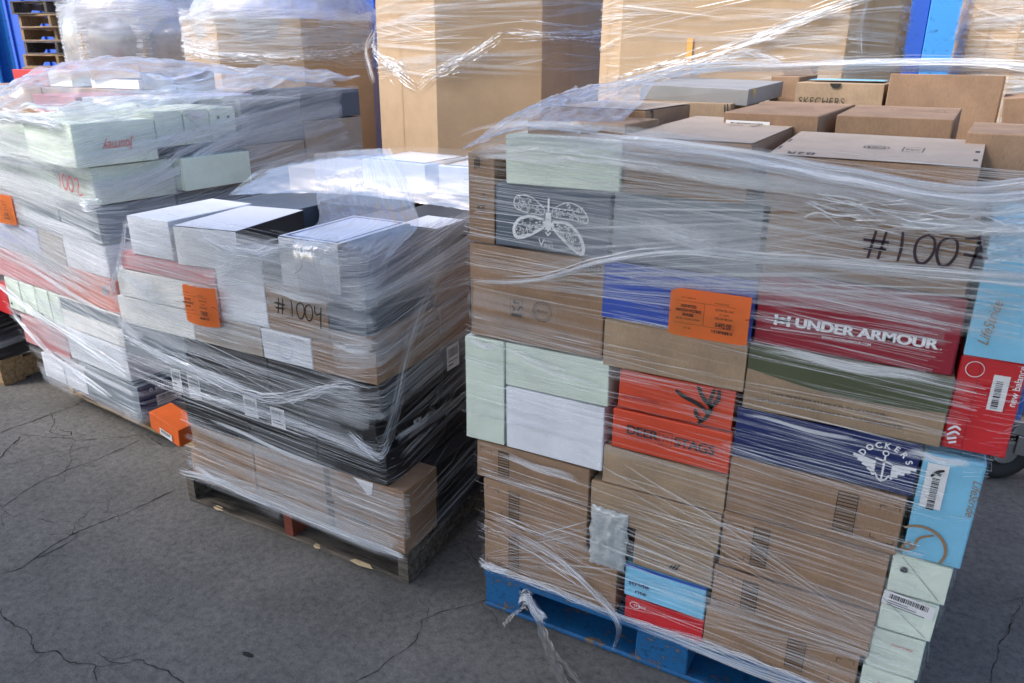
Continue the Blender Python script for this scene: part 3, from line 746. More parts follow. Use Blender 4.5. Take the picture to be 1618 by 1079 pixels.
for p in ([(ex, ey - .026), (ex, ey + .034)], [(ex - .018, ey + .024), (ex + .02, ey + .016)], [(ex - .014, ey - .010), (ex - .008, ey - .022), (ex, ey - .027), (ex + .008, ey - .022), (ex + .014, ey - .010)]): stroke_bm(bm, f, p, .004)
stroke_bm(bm, f, [(ex + .0055 * math.cos(R(t)), ey + .04 + .0055 * math.sin(R(t))) for t in range(0, 361, 20)], .0026)
bm_obj('winged_anchor_print', bm, WINK, o)
for k, ch_ in enumerate('DOCKERS'):
    a = R(150 - 20.5 * k); text(f, 'lettering', ch_, ex + .052 * math.cos(a), ey + .006 + .052 * math.sin(a), .0135, WINK, bold=.03, rot=a - R(90), center=True)
o, f, rr_, t_ = dd(BX, 'tan shoe box with an olive green curve across its top, under the maroon one', 1.978, 2.382, .843, 1.000, KL)
bm = bmesh.new(); n = 24
lo = [bm.verts.new(f.p(.002 + (f.w - .004) * i / n, .098 - .020 * math.sin(math.pi * (i / n) * .9) - .012 * (i / n), .0006)) for i in range(n + 1)]
hi = [bm.verts.new(f.p(.002 + (f.w - .004) * i / n, f.h - .002, .0006)) for i in range(n + 1)]
for i in range(n): bm.faces.new((lo[i], lo[i + 1], hi[i + 1], hi[i]))
bm_obj('olive_band', bm, OLIVE, o)
text(f, 'lettering', 'Create, play and work. It’s a way of life. We call it hybrid life.', .060, .046, .0075, GINK, .235, bold=.004)
text(f, 'lettering', 'Créer, jouer, grandir à votre. C’est une raison de vivre. Nous l’appelons hybrid life.', .030, .026, .0075, GINK, .30, bold=.004)
o, f, rr_, t_ = dd(BX, 'maroon shoe box with large white capital lettering', 1.984, 2.374, 1.003, 1.162, MAR, yo=-.003)
# crossed double arc emblem and the words
e_ = Face(o, f.p(.040, .062, 0), f.a, f.b, 1, 1)
strokes(e_, 'emblem', [[(.003, .012), (.006, .003), (.017, -.003), (.028, .003), (.031, .012)], [(.003, -.012), (.006, -.003), (.017, .003), (.028, -.003), (.031, -.012)]], .0085, WINK, .0016)
[text(f, 'lettering', 'UNDER ARMOUR', .084 + k * .0009, .052, .021, WINK, .270, bold=.022, d=.0014 + k * .0002) for k in range(3)]
text(f, 'lettering', '.', .360, .052, .012, WINK); text(f, 'lettering', 'WWW.UNDERARMOUR.COM', .140, .036, .0065, WINK, .095, bold=.01)
o, f, rr_, t_ = dd(BX, 'large brown shoe box with a handwritten number in black marker across its right half', 1.984, 2.366, 1.165, 1.312, KR, yo=0)
hw = o
o, f, rr_, t_ = dd(BX, 'long brown box with pale top marks, front right of the load top', 1.975, 2.352, 1.316, 1.420, KR, dp=.30, rz=R(-2.5), rx=R(4))
rects(t_, 'greyish_top', [(.001, .001, t_.w - .001, t_.h - .001)], GRYK, .0005)
text(t_, 'lettering', 'B2R', .085, .038, .026, GINK, .055, rot=R(180), d=.0012)
ring(t_, 'round_print', .185, .14, .024, .002, GINK, sy=.8); ring(t_, 'round_print', .185, .14, .016, .002, GINK, sy=.8); text(t_, 'lettering', 'HBC', .185, .14, .010, GINK, .03, center=True)
strokes(t_, 'square_print', [[(.235, .115), (.272, .115), (.272, .165), (.235, .165), (.235, .115)]], .002, GINK, .0012, smooth=False); text(t_, 'lettering', 'REC', .2535, .14, .012, GINK, .026, center=True)
slots(t_, [(.362, .06, .370, .078), (.362, .15, .370, .168), (.004, .06, .008, .095), (.004, .15, .008, .185)])
# the far right column, boxes turned end on
o, f, rr_, t_ = rb(BX, 'mint shoe box end lowest in the far right column', 2.326, 2.436, .146, .246, MINT, yo=.006); text(f, 'lettering', 'Jenny  shoes', .035, .062, .008, RINK, .055, shear=.3)
o, f, rr_, t_ = rb(BX, 'mint shoe box end with thin red script, second lowest in the far right column', 2.330, 2.442, .249, .362, MINT, yo=.004); text(f, 'lettering', 'Journey', .04, .078, .008, RINK, .05, shear=.3)
o, f, rr_, t_ = rb(BX, 'mint shoe box end crossed by a white barcode sticker, far right column', 2.334, 2.448, .365, .466, MINT, yo=.002)
strokes(f, 'flap_crease', [[(.004, .085), (.10, .012)]], .001, GINK, smooth=False); sticker(f, .002, .066, .106, .036, True, 3, R(-6))
o, f, rr_, t_ = rb(BX, 'mint shoe box end with a round dark eyelet, under the light blue box', 2.338, 2.456, .469, .570, MINT, yo=.002)
strokes(f, 'flap_crease', [[(.02, .098), (.105, .012)]], .001, GINK, smooth=False); rivet(f, .028, .066)
def lifebox(o, f, flip):
    if not flip:
        ring(f, 'emblem', .028, .03, .052, .006, TAN, -30, 130)
        strokes(f, 'emblem', [[(.052, .068), (.026, .052), (.020, .022)], [(.006, .035), (.016, .024), (.004, .016), (-.0, .026), (.012, .040)]], .005, TAN)
        text(f, 'lettering', 'LifeStride', .098, .216, .017, TAN, .085, rot=R(-90), shear=.3); sticker(f, .012, .130, .040, .105, False, 0); barcode(f, -.005, .158, .075, .014, R(90))
        strokes(f, 'eagle_print', [[(.022, .205), (.032, .218), (.044, .224)], [(.030, .214), (.040, .212)]], .006, INK, .003)
    else:
        ring(f, 'emblem', .140, .215, .062, .007, TAN, 150, 275)
        strokes(f, 'emblem', [[(.10, .205), (.13, .196), (.16, .20)]], .006, TAN)
        text(f, 'lettering', 'LifeStride', .036, .028, .020, TAN, .090, rot=R(84), shear=.3); sticker(f, .085, .110, .075, .05, True, 2); sticker(f, .105, .012, .06, .095, True, 1)
o, f, rr_, t_ = rb(BX, 'light blue shoe box standing on end with a ringed tan monogram low on it', 2.354, 2.468, .573, .828, SKYB, yo=-.002); lifebox(o, f, False)
o, f, rr_, t_ = rb(BX, 'red shoe box on end with white stripes emblem and a white barcode sticker', 2.376, 2.492, .842, 1.047, RED, yo=.012, rz=R(2))
sticker(f, .062, .10, .028, .075, False, 0); barcode(f, .045, .128, .058, .012, R(90))
text(f, 'lettering', 'new balance', .108, .115, .013, WINK, .085, rot=R(88), bold=.01); rects(f, 'fold', [(.036, .003, .037, .2)], MAR, .0006)
strokes(f, 'emblem', [[(.006, .030), (.018, .040), (.028, .036)], [(.008, .022), (.024, .028)], [(.012, .014), (.025, .019)], [(.006, .042), (.018, .052), (.028, .046)]], .0045, WINK)
ring(f, 'emblem', .028, .18, .016, .0014, WINK)
rects(f, 'dark_stripe', [(.037, .135, .112, .150)], plain('deep red print', (.5, .0, .008, 1)), .0004)
o, f, rr_, t_ = rb(BX, 'light blue shoe box on end at the right edge, its ringed monogram cut off', 2.384, 2.560, 1.050, 1.315, SKYB, yo=-.002); lifebox(o, f, True)
# hand written number across the boxes at the top
def script(f, name, at, sc, lines, mat, w=.006, rot=0, d=.004): return strokes(f, name, lines, w, mat, d, at=at, sc=sc, rot=rot)
hwf = Face(hw, (-.191, -.1705, 0), (1, 0, 0), (0, 0, 1), .38, .147)
DIG = {'#': [[(.18, .0), (.30, .95)], [(.50, 0), (.62, 1.0)], [(-.05, .62), (.75, .60)], [(-.0, .32), (.70, .36)]], '1': [[(.1, 1.0), (.14, .5), (.1, 0)]],
       '0': [[(.30, .98), (.05, .80), (.0, .40), (.15, .05), (.38, .08), (.55, .45), (.50, .85), (.28, 1.0)]], '7': [[(0, .98), (.5, 1.0), (.38, .5), (.30, 0)], [(.05, .48), (.75, .42)]],
       '4': [[(.12, 1), (.1, .62), (.25, .5), (.5, .62)], [(.58, 1.0), (.5, .4), (.48, -.3)]], '2': [[(0, .85), (.25, 1.0), (.45, .75), (.3, .4), (.25, .05), (.5, .0), (.75, .15)]]}
def number(f, txt, x, y, h, mat, w, adv, rot=0, d=.004, name='handwritten_number'):
    L = []; cx = 0
    for c, a in zip(txt, adv):
        for ln in DIG[c]: L.append([(cx + px, py) for px, py in ln])
        cx += a
    return strokes(f, name, L, w, mat, d, at=(x, y), sc=h, rot=rot)
# boxes lying on top, towards the back
o, f, rr_, t_ = carton(BX, 'brown shoe box with two dark slots, at the left end of the load top', GR, 1.40, 1.655, .06, .27, 1.36, 1.452, KR, rz=R(-3)); slots(t_, [(.20, .17, .222, .178), (.232, .12, .252, .128)])
rects(rr_, 'seam', [(.0, .01, .003, .09)], INK, .0006)
o, f, rr_, t_ = carton(BX, 'brown shoe box behind the slotted one at the left end of the load top', GR, 1.36, 1.63, .28, .60, 1.36, 1.468, KR, rz=R(-4)); strokes(rr_, 'cut_out', [[(.03, .105), (.045, .10), (.048, .075)]], .005, INK, .0012)
rects(t_, 'greyish_top', [(.002, .002, t_.w - .002, t_.h - .002)], GRYK, .0004)
o, f, rr_, t_ = carton(BX, 'brown box with a torn open right corner, under the grey lidded box', GR, 1.42, 1.755, .62, .92, 1.34, 1.470, KL, rz=R(-3))
strokes(f, 'torn_edge', [[(.325, .13), (.33, .09), (.322, .05), (.331, .01)], [(.318, .128), (.322, .06), (.316, .01)]], .004, INK, .0012)
o, f, rr_, t_ = carton(BX, 'large grey lidded shoe box tilted at the back left of the load top', GR, 1.47, 1.80, .66, 1.00, 1.471, 1.518, paper('neutral grey paperboard', (.26, .26, .265, 1), .5), rz=R(-5), rx=R(2), ry=R(1)); text(t_, 'lettering', '· NINE WEST · SHOES ·', .10, .06, .014, plain('silver print', (.5, .5, .5, 1), .4), .24)
text(rr_, 'lettering', 'M', .03, .02, .03, plain('yellow print', (.7, .5, .05, 1)), .02)
o, f, rr_, t_ = carton(BX, 'brown shoe box with a white sticker on its front, centre of the load top', GR, 1.80, 2.035, .38, .75, 1.36, 1.470, KR, rz=R(-6), rx=R(1.5)); sticker(f, .01, .055, .11, .035, True, 1)
text(t_, 'lettering', 'ADVENTURE', .13, .16, .014, GINK, .10, center=True); strokes(t_, 'print', [[(.09, .19), (.13, .21), (.17, .19)]], .003, GINK)
o, f, rr_, t_ = carton(BX, 'brown shoe box with bracketed lettering along its top, right of the stickered one', GR, 2.050, 2.300, .42, .72, 1.355, 1.470, KR, rz=R(-3), rx=R(1.5)); text(t_, 'lettering', '[ COUGAR ]', .10, .16, .016, GINK, .12)
rects(rr_, 'open_seam', [(.01, .02, .016, .11), (.03, .02, .034, .11)], INK, .0008)
o, f, rr_, t_ = carton(BX, 'plain brown shoe box at the right edge of the load top', GR, 2.325, 2.66, .26, .56, 1.33, 1.452, KR, rz=R(-3)); text(t_, 'lettering', '[ ]', .17, .2, .016, GINK, .05)
o, f, rr_, t_ = carton(BX, 'tan shoe box with wide black lettering and a half round thumb hole', GR, 1.870, 2.115, .90, 1.16, 1.41, 1.522, KL, rz=R(-3))
text(f, 'lettering', 'SKECHERS', .014, .048, .023, INK, .128, bold=-.005, space=1.1); f2 = [(.112 + .016 * math.cos(R(t)), .110 + .013 * math.sin(R(t))) for t in range(180, 361, 15)]; poly(f, 'thumb_hole', f2, INK, .001)
rects(t_, 'blue_sheet', [(.02, .06, .23, .20)], SKYB, .004)
o, f, rr_, t_ = carton(BX, 'large plain brown box standing tallest at the back right of the load', GR, 2.122, 2.400, .86, 1.10, 1.33, 1.543, KR, rz=R(-3), rx=R(-4))
o, f, rr_, t_ = carton(BX, 'brown box leaning at the far back right corner, under the taut film edge', GR, 2.42, 2.66, .80, 1.06, 1.33, 1.51, KR, rz=R(-3), ry=R(-6))
o, f, rr_, t_ = carton(BX, 'narrow brown box between the grey lidded box and the black lettered one', GR, 1.855, 1.905, .80, 1.10, 1.40, 1.515, KR, rz=R(-4)) if False else carton(BX, 'narrow brown box end with black and yellow bars, right of the grey lidded box', GR, 1.775, 1.862, 1.02, 1.28, 1.36, 1.535, KR, rz=R(-4))
rects(f, 'bar_print', [(.006, .10 + .008 * k, .03, .104 + .008 * k) for k in range(7)], INK, .0008)
# brown cartons deeper inside carry the top layer
for (x0, x1, y0, y1, z1, w_) in ((1.30, 1.86, .56, 1.05, 1.335, 'back left'), (1.87, 2.44, .56, 1.05, 1.045, 'lower back right')):
    carton('inner_carton', 'big plain brown carton inside the load at its %s, under the top boxes' % w_, None, x0, x1, y0, y1, .146, z1, KR, cat='carton')
carton('inner_carton', 'brown carton filling the middle of the load behind the front boxes', None, 1.32, 2.40, .386, .545, .146, 1.30, KR, cat='carton')
carton('inner_carton', 'flat brown carton under the right edge of the load top', None, 1.87, 2.60, .56, 1.04, 1.047, 1.328, KR, cat='carton')

# padded white bag
def cushion(name, label, cat, loc, sx, sy, sz, mat, seed, parent=None):
    bm = bmesh.new(); bmesh.ops.create_grid(bm, x_segments=26, y_segments=30, size=.5)
    top = list(bm.verts)
    for v in top:
        x, z = v.co.x * 2, v.co.y * 2; e = max(0, (1 - abs(x) ** 3.5) * (1 - abs(z) ** 4)); c = noise.noise(Vector((x * 2.6, z * 2.6, seed))) * .5 + (.4 - noise.voronoi(Vector((x * 2.2, z * 2.8, seed)))[0][0]) * .5
        v.co = Vector((x * sx / 2 * (1 + .22 * noise.noise(Vector((z * 3, 0, seed)))), -sy * (e ** .5) * (.8 + c) , z * sz / 2 * (1 + .14 * noise.noise(Vector((x * 3, 5, seed))))))
    g = bmesh.ops.duplicate(bm, geom=bm.faces[:] + bm.verts[:])
    for el in g['geom']:
        if isinstance(el, bmesh.types.BMVert): el.co.y = -el.co.y * .25 + .001
    bmesh.ops.recalc_face_normals(bm, faces=bm.faces[:])
    o = bm_obj(name, bm, mat, parent, True); o.location = loc
    return tag(o, label, cat)
BAG = sheet('crumpled white plastic bag', 1.0, 1.0, .08, (1, 1), (.0, .01), (.84, .90, .92))
cushion('plastic_bag', 'crumpled white plastic bag squeezed in front between brown and tan boxes', 'bag', (1.676, .024, .385), .105, .016, .18, BAG, 3)

# ================================================================== MIDDLE LOAD (number 1004)
GM = 'boxes in the middle load'
def mb(what, x0, x1, z0, z1, mat, y0=-.02, dp=.33, **k):
    k.setdefault('cat', 'shoe box'); return carton(BX if k['cat'] == 'shoe box' else 'shipping_carton', what, GM, x0, x1, y0, y0 + dp, z0, z1, mat, **k)
mb('brown box at the bottom left corner of the middle load, on the grey pallet', .075, .40, .130, .243, KR)
o, f, rr_, t_ = mb('brown box lowest in the middle of the middle load front', .404, .72, .130, .243, KR)
o, f, rr_, t_ = mb('brown box with faint capital lettering at the bottom right corner of the middle load', .745, 1.03, .130, .243, KR, dp=.18)
text(f, 'lettering', 'CARENEX', .055, .060, .018, GINK, .10)
mb('upper brown box at the lower left corner of the middle load', .10, .40, .245, .358, KR)
mb('second brown box up in the lower middle of the middle load front', .404, .72, .245, .358, KR)
o, f, rr_, t_ = mb('upper brown box at the right corner of the middle load with a torn white label', .74, 1.035, .245, .358, KR, dp=.18)
poly(f, 'torn_label', [(.10, .112), (.18, .112), (.172, .070), (.155, .064), (.13, .090)], LABEL)
text(f, 'lettering', 'TERRA', .03, .04, .016, GINK, .06)
for k, (x0, x1, z0, z1) in enumerate(((.09, .40, .360, .468), (.402, .70, .360, .468), (.702, .975, .360, .468))):
    mb('black shoe box just above the brown layers, %s of the front' % ('left end', 'centre', 'right end')[k], x0, x1, z0, z1, BLK)
for k, (x0, x1) in enumerate(((.045, .35), (.352, .66), (.662, .945))):
    o, f, rr_, t_ = mb('black shoe box %s' % ('with two white end stickers at the left, at the orange box height', 'with two white stickers in the middle of the front', 'with no sticker, right of the twin stickers')[k], x0, x1, .470, .578, BLK)
    if k == 0: sticker(f, .000, .01, .05, .085, True, 2); sticker(f, .082, .0, .06, .09, True, 2)
    if k == 1: sticker(f, .04, -.005, .062, .072, True, 2); sticker(f, .16, -.015, .062, .07, True, 2)
for k, (x0, x1, m) in enumerate(((-.19, .14, GREY), (.142, .52, CHAR), (.522, .968, CHAR))):
    mb('dark box behind thick film, %s of the layer below the pale ones' % ('left end', 'middle', 'right end')[k], x0, x1, .580, .690, m)
mb('white box bulging out at the left corner under bright film, lower of two', -.185, .20, .692, .795, CREAM)
mb('taupe brown box between the white ones, under the orange tag', .202, .508, .692, .795, TAUPE)
o, f, rr_, t_ = mb('white box with faint grey print right under the number in the middle', .51, .715, .665 + .027, .795, WHT, yo=0) if False else mb('white box with faint grey print under the handwritten number', .51, .715, .692, .795, WHT)
text(f, 'lettering', 'TOMMY', .13, .085, .010, GREY, .055); ring(f, 'round_print', .10, .045, .028, .002, plain('pale blue print', (.35, .42, .62, 1)))
mb('brown box at the right corner, just below the slate box end', .717, .962, .692, .795, KR)
mb('bright white box at the left corner, under the pink one', -.165, .335, .797, .898, CREAM)
mb('faded pink shoe box under film at the upper left corner', -.125, .335, .900, .958, PINK)
mb('pale grey upright box just right of the orange tag', .338, .545, .797, 1.030, WHT, dp=.10)
mb('filler box painted black so the floor of the hollow reads as shaded', .338, .625, .797, .905, BLK, y0=.085, dp=.47)  # black stands in for the shade deep in the hollow
o, f, rr_, t_ = mb('brown box with the number handwritten in black on its front', .548, .792, .797, .950, KR); mnum = f
o, f, rr_, t_ = mb('dark slate box end at the upper right corner', .794, .935, .840, .948, SLATE)
mb('tan box end under the slate one at the right corner', .794, .950, .797, .838, KR)
WTOP_ = plain('white box top', (.74, .75, .82, 1), .4)
mb('white topped box at the upper left corner of the load', -.055, .150, .960, 1.092, WHT, dp=.36)
o, f, rr_, t_ = mb('black sided box with a white top beside the dark hollow', .165, .405, .960, 1.085, BLK, dp=.36, rz=R(9))
rects(t_, 'white_top', [(.001, .001, t_.w - .001, t_.h - .001)], WTOP_, .0004); rects(f, 'white_front', [(.001, .001, f.w - .001, f.h - .001)], LABEL, .0006)
mb('black filler box painted as the shade of a gap between two white lidded ones', .548, .625, .952, 1.015, BLK, dp=.10)  # shaded gap drawn as a solid black block
def framed_top(o, t_, m):
    w, d = t_.w, t_.h; a = .014
    rects(t_, 'lid_border', [(a, a, w - a, a + .010), (a, d - a - .010, w - a, d - a), (a, a, a + .010, d - a), (w - a - .010, a, w - a, d - a)], m, .0008)
BLP = plain('dark blue lid border', (.05, .07, .22, 1))
WTOP = plain('white lid face', (.70, .72, .80, 1), .4)
o, f, rr_, t_ = mb('white lidded box with a blue border on top and navy sides', .628, .852, .952, 1.098, SLATE, dp=.34)
rects(t_, 'white_top', [(.001, .001, t_.w - .001, t_.h - .001)], WTOP, .0004); framed_top(o, t_, BLP); rects(f, 'white_front', [(.001, .001, f.w - .001, f.h - .001)], LABEL, .0006); rects(rr_, 'navy_side', [(.001, .001, rr_.w - .001, rr_.h - .001)], NAVY, .0006)
strokes(f, 'print', [[(.05, .04), (.08, .06), (.09, .09), (.12, .10)]], .003, GINK)
o, f, rr_, t_ = carton(BX, 'low white lidded box with a black border, half hidden in the hollow', GM, .42, .62, .20, .48, .907, .985, WHT); framed_top(o, t_, INK)
# right side of the middle load
for k, (y0, y1) in enumerate(((.165, .50), (.502, .84), (.842, 1.16))):
    w_ = ('near end', 'middle', 'far end')[k]
    for (z0, z1, xr, nm) in ((.130, .243, 1.03, 'lowest'), (.245, .358, 1.03, 'second')):
        carton(BX, 'black shoe box in the %s layer of the right side, %s' % (nm, w_), GM, .70, xr, y0 - (.0), y1, z0, z1, BLK)
    ya = y0 + .15
    for (z0, z1, xr, nm, m) in ((.360, .468, .972, 'third', BLK), (.470, .578, .945, 'fourth', BLK)):
        carton(BX, 'black shoe box in the %s layer of the right side, %s' % (nm, w_), GM, .62, xr, y0 + .148, y1 + .146, z0, z1, m)
    o, f, rr_, t_ = carton(BX, 'black shoe box with a white sticker high on the right side, %s' % w_, GM, .62, .966, y0 + .148, y1 + .146, .580, .690, BLK); sticker(rr_, .02 if k == 0 else .10, .03, .075, .085, True, 2)
    if k == 0: sticker(rr_, .22, .03, .07, .08, True, 2)
    carton(BX, 'brown box above the stickered black boxes on the right side, %s' % w_, GM, .62, .96, y0 + .148, y1 + .146, .692, .836, KR)
    carton(BX, '%s box in the upper layer of the right side, %s' % (('brown', 'dark grey', 'taupe')[k], w_), GM, .60, .945, y0 + .148, y1 + .146, .838, .950, (KR, CHAR, TAUPE)[k])
o, f, rr_, t_ = carton(BX, 'charcoal box with a small white square top, behind the blue bordered lid', GM, .60, .95, .322, .50, .952, 1.085, CHAR); rects(t_, 'white_top', [(.20, .01, .345, .17)], WTOP, .0006)
carton(BX, 'long charcoal box at the right edge of the middle load top', GM, .64, .945, .505, .90, .952, 1.075, CHAR)
carton(BX, 'dark brown lidded box at the back right of the load top', GM, .62, .93, .902, 1.28, .952, 1.09, CHAR)
for k, (x0, x1, y0, y1, z0, z1, m, what) in enumerate(((-.10, .25, .42, .78, .90, 1.06, SLATE, 'slate box behind the white topped ones, under cloudy film'),
        (.26, .60, .56, .80, .90, 1.075, BLK, 'box painted black for the shade behind the dark hollow, under the loose film sheet'),  # black colour paints shade on the back wall of the hollow
        (-.12, .24, .80, 1.12, .90, 1.15, TAUPE, 'taupe box at the back left of the middle load top'),
        (.25, .60, .82, 1.14, .952, 1.085, KL, 'tan box carrying the blue outlined white lid at the back'))):
    carton(BX, what, GM, x0, x1, y0, y1, z0, z1, m)
o, f, rr_, t_ = carton(BX, 'white box with a thin dark lid outline at the back of the middle load', GM, .28, .60, .80, 1.10, 1.09, 1.205, WHT, rz=R(-4)); framed_top(o, t_, GINK)
o, f, rr_, t_ = carton(BX, 'white box with an outlined lid at the back right, touching the right hand load', GM, .61, .92, .84, 1.14, 1.092, 1.200, WHT, rz=R(2)); framed_top(o, t_, GINK)
carton('inner_carton', 'plain carton filling the middle load behind the front layers', None, .08, .60, .33, 1.12, .130, .895, KR, cat='carton')
carton('inner_carton', 'plain carton filling the middle load behind its pale front corner', None, -.14, .075, .34, 1.10, .50, .895, KR, cat='carton')
mnum2 = Face(mnum.box, mnum.o, mnum.a, mnum.b, mnum.w, mnum.h)
# price tags pinned through the film
def price_tag(loc, rz, w, h, price, label, seed, ry=0, rx=0, bend=.004, lines=('ASSORTED', 'AMAZON POLYBAG', 'SHOES')):
    o = empty('price_tag', loc, rz, label, 'price tag', 'orange price tags pinned to the loads', rx=rx, ry=ry)
    bm = bmesh.new(); n = 14; L = []
    for i in range(n + 1):
        x = w * i / n; d = -bend * math.sin(math.pi * i / n) - .002 * math.sin(6 * i / n + seed)
        c0 = .010 if i == 0 else (.003 if i == 1 else 0); c1 = .004 if i in (0, n) else 0
        L.append([bm.verts.new((x, d, c1)), bm.verts.new((x, d - .0006, h * .5)), bm.verts.new((x, d, h - c0))])
    for i in range(n):
        for k in (0, 1): bm.faces.new((L[i][k], L[i + 1][k], L[i + 1][k + 1], L[i][k + 1]))
    bmesh.ops.solidify(bm, geom=bm.faces[:], thickness=.0006)
    bm_obj('card', bm, TAG, o)
    f = Face(o, (0, -bend - .0035, 0), (1, 0, 0), (0, 0, 1), w, h)
    S = lambda t, x, y, hh, ww, c=True, b=.0: text(f, 'tag_print', t, x * w, y * h, hh * h, INK, ww * w, bold=b, center=c, d=.001)
    S('DIRECT LIQUIDATION', .24, .83, .028, .18); S('WHOLESALE PALLET', .66, .80, .028, .18)
    S(lines[0], .25, .66, .06, .20, b=.03); S(lines[1], .25, .57, .06, .33, b=.03); S(lines[2], .25, .48, .06, .14, b=.03); S('RETAIL VALUE 2,128.00', .25, .39, .035, .30)
    S('LOT 40', .25, .20, .032, .09); S('ESTIMATED SALE', .70, .67, .045, .22); S('72* UNITS', .70, .58, .04, .12); S('23% OF RETAIL', .70, .50, .045, .22, b=.01); S(price, .70, .36, .11, .20, b=.02)
    rects(f, 'ruled_lines', [(.08 * w, .755 * h, .84 * w, .760 * h), (.45 * w, .30 * h, .454 * w, .755 * h), (.08 * w, .29 * h, .84 * w, .295 * h)], INK, .001)
    barcode(f, .56 * w, .19 * h, .26 * w, .06 * h, 0, INK, .001)
    for (x, y, dx) in ((.0, .52, -1), (1.0, .56, 1)):
        strokes(f, 'tie', [[(x * w - dx * .006, y * h), (x * w + dx * .004, y * h + .002), (x * w + dx * .018, y * h - dx * .004)]], .0016, MARK, .003)
    return o
price_tag((1.799, .004, 1.000), 0, .178, .112, '$492.00', 'orange price tag pinned over the royal blue box of the right hand load', 1)
price_tag((.212, -.052, .775), R(2), .148, .130, '$386.00', 'orange price tag pinned to the front of the middle load, left of the handwritten number', 4, bend=.012, lines=('ASSORTED', 'NAME BRAND', 'SHOES'))
x_, y_ = lw(-.905, -.03)
price_tag((x_ , y_, .885), LA + R(3), .16, .130, '$412.00', 'orange price tag cut by the left edge of the picture', 7, bend=.008, lines=('ASSORTED', 'NAME BRAND', 'SHOES'))

# ================================================================== LEFT LOAD (number 1002)
GL = 'boxes in the leaning left load'
def lb(what, u0, u1, z0, z1, mat, v0=0, dp=.34, **k): return carton(BX, what, GL, u0, u1, v0, v0 + dp, z0, z1, mat, frame=LF, **k)
o, f, rr_, t_ = lb('slate blue box lowest at the right corner of the left load, its end navy', -.46, -.045, .137, .285, GREY, dp=.20)
rects(rr_, 'navy_end', [(.001, .001, rr_.w - .001, rr_.h - .001)], NAVY, .0006); sticker(rr_, .075, .035, .115, .05, True, 1); text(rr_, 'lettering', 'MUK LUKS', .078, .108, .018, WINK, .10, bold=.02); ring(rr_, 'emblem', .058, .117, .006, .004, WINK)
lb('white shoe box at the bottom, left of the slate blue one', -.655, -.475, .137, .262, WHT)
lb('white shoe box lowest at the far left bottom of the left load', -.86, -.665, .137, .262, WHT)
lb('lavender white box near the bottom right of the left load', -.560, -.080, .300, .450, WHT)
lb('dusty red box beside the lavender white one', -.985, -.575, .285, .430, PINK, rz=R(0))
lb('thin grey box between the slate blue and lavender ones', -.50, -.07, .287, .298, GREY)
o, f, rr_, t_ = lb('pale box with grey mesh print at the right, above the lavender one', -.560, -.075, .455, .598, CREAM)
rects(f, 'mesh_print', [(.01, .085, .48, .138)], GREY, .0006)
for k, (u0, u1) in enumerate(((-1.07, -.93), (-.925, -.785), (-.78, -.66), (-.655, -.565))):
    o, f, rr_, t_ = lb('mint box end with a diagonal flap crease, %s in its row' % ('leftmost', 'second from left', 'third from left', 'rightmost')[k], u0, u1, .440, .598, MINT)
    strokes(f, 'flap_crease', [[(.01, .15), (f.w - .01, .01)]], .002, GINK, smooth=False)
    if k in (0, 2): rivet(f, .03, .03, .006)
lb('bright red box at the far left edge of the left load, low down', -1.20, -1.075, .40, .55, RED)
lb('salmon pink box across the middle of the left load', -1.13, -.50, .602, .742, PINK)
o, f, rr_, t_ = lb('orange salmon box at the right corner of the left load', -.495, -.060, .602, .745, SALM); rects(rr_, 'orange_end', [(.001, .001, rr_.w - .001, rr_.h - .001)], BRT, .0006); ring(f, 'round_print', .35, .09, .012, .02, GREY)
lb('lilac box at the left of the row above the salmon ones', -1.12, -.63, .747, .880, LILA)
lb('brown and pale blue box in the middle of that row', -.625, -.425, .747, .880, TAUPE)
lb('pale grey box at the right of that row', -.42, -.090, .747, .880, WHT)
lb('grey box under the row with the red number, right half', -.40, -.10, .885, 1.035, GREY)
lb('blue grey box under the row with the red number, left half', -1.05, -.405, .885, 1.035, GREY)
o, f, rr_, t_ = lb('mint box with the number handwritten in red on its front', -.36, -.085, 1.04, 1.185, MINT); lnum = f
lb('mint box left of the red number', -.66, -.363, 1.04, 1.185, MINT); lb('mint box at the left edge in the row of the red number', -1.0, -.663, 1.04, 1.185, MINT)
lb('mint box at the top left corner, under the brightest film', -.80, -.42, 1.19, 1.345, MINT)
o, f, rr_, t_ = lb('mint shoe box with upside down red script at the top corner of the left load', -.415, -.06, 1.19, 1.350, MINT, v0=-.06, dp=.33)
o, f, rr_, t_ = lb('long mint box lying below the red script, protruding a little', -.30, -.040, 1.075, 1.187, MINT, v0=.344, dp=.30) if False else lb('mint box with a clean lid edge protruding on the right side of the left load', -.35, -.022, 1.055, 1.188, MINT, v0=.345, dp=.33)
# right side, going back
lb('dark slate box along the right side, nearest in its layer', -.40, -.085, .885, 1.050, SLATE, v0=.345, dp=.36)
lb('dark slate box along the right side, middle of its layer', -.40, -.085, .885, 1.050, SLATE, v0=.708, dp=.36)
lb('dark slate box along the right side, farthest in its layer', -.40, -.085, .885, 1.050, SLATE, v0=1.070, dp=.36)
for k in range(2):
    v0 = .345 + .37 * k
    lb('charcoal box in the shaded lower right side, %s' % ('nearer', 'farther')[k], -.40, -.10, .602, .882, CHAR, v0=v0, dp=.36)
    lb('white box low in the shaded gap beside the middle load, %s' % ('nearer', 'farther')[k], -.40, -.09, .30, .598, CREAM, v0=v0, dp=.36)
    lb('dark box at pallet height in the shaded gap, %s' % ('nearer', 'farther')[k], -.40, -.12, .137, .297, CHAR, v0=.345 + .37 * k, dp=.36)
ends = ((.275, .40), (.402, .525), (.527, .655))
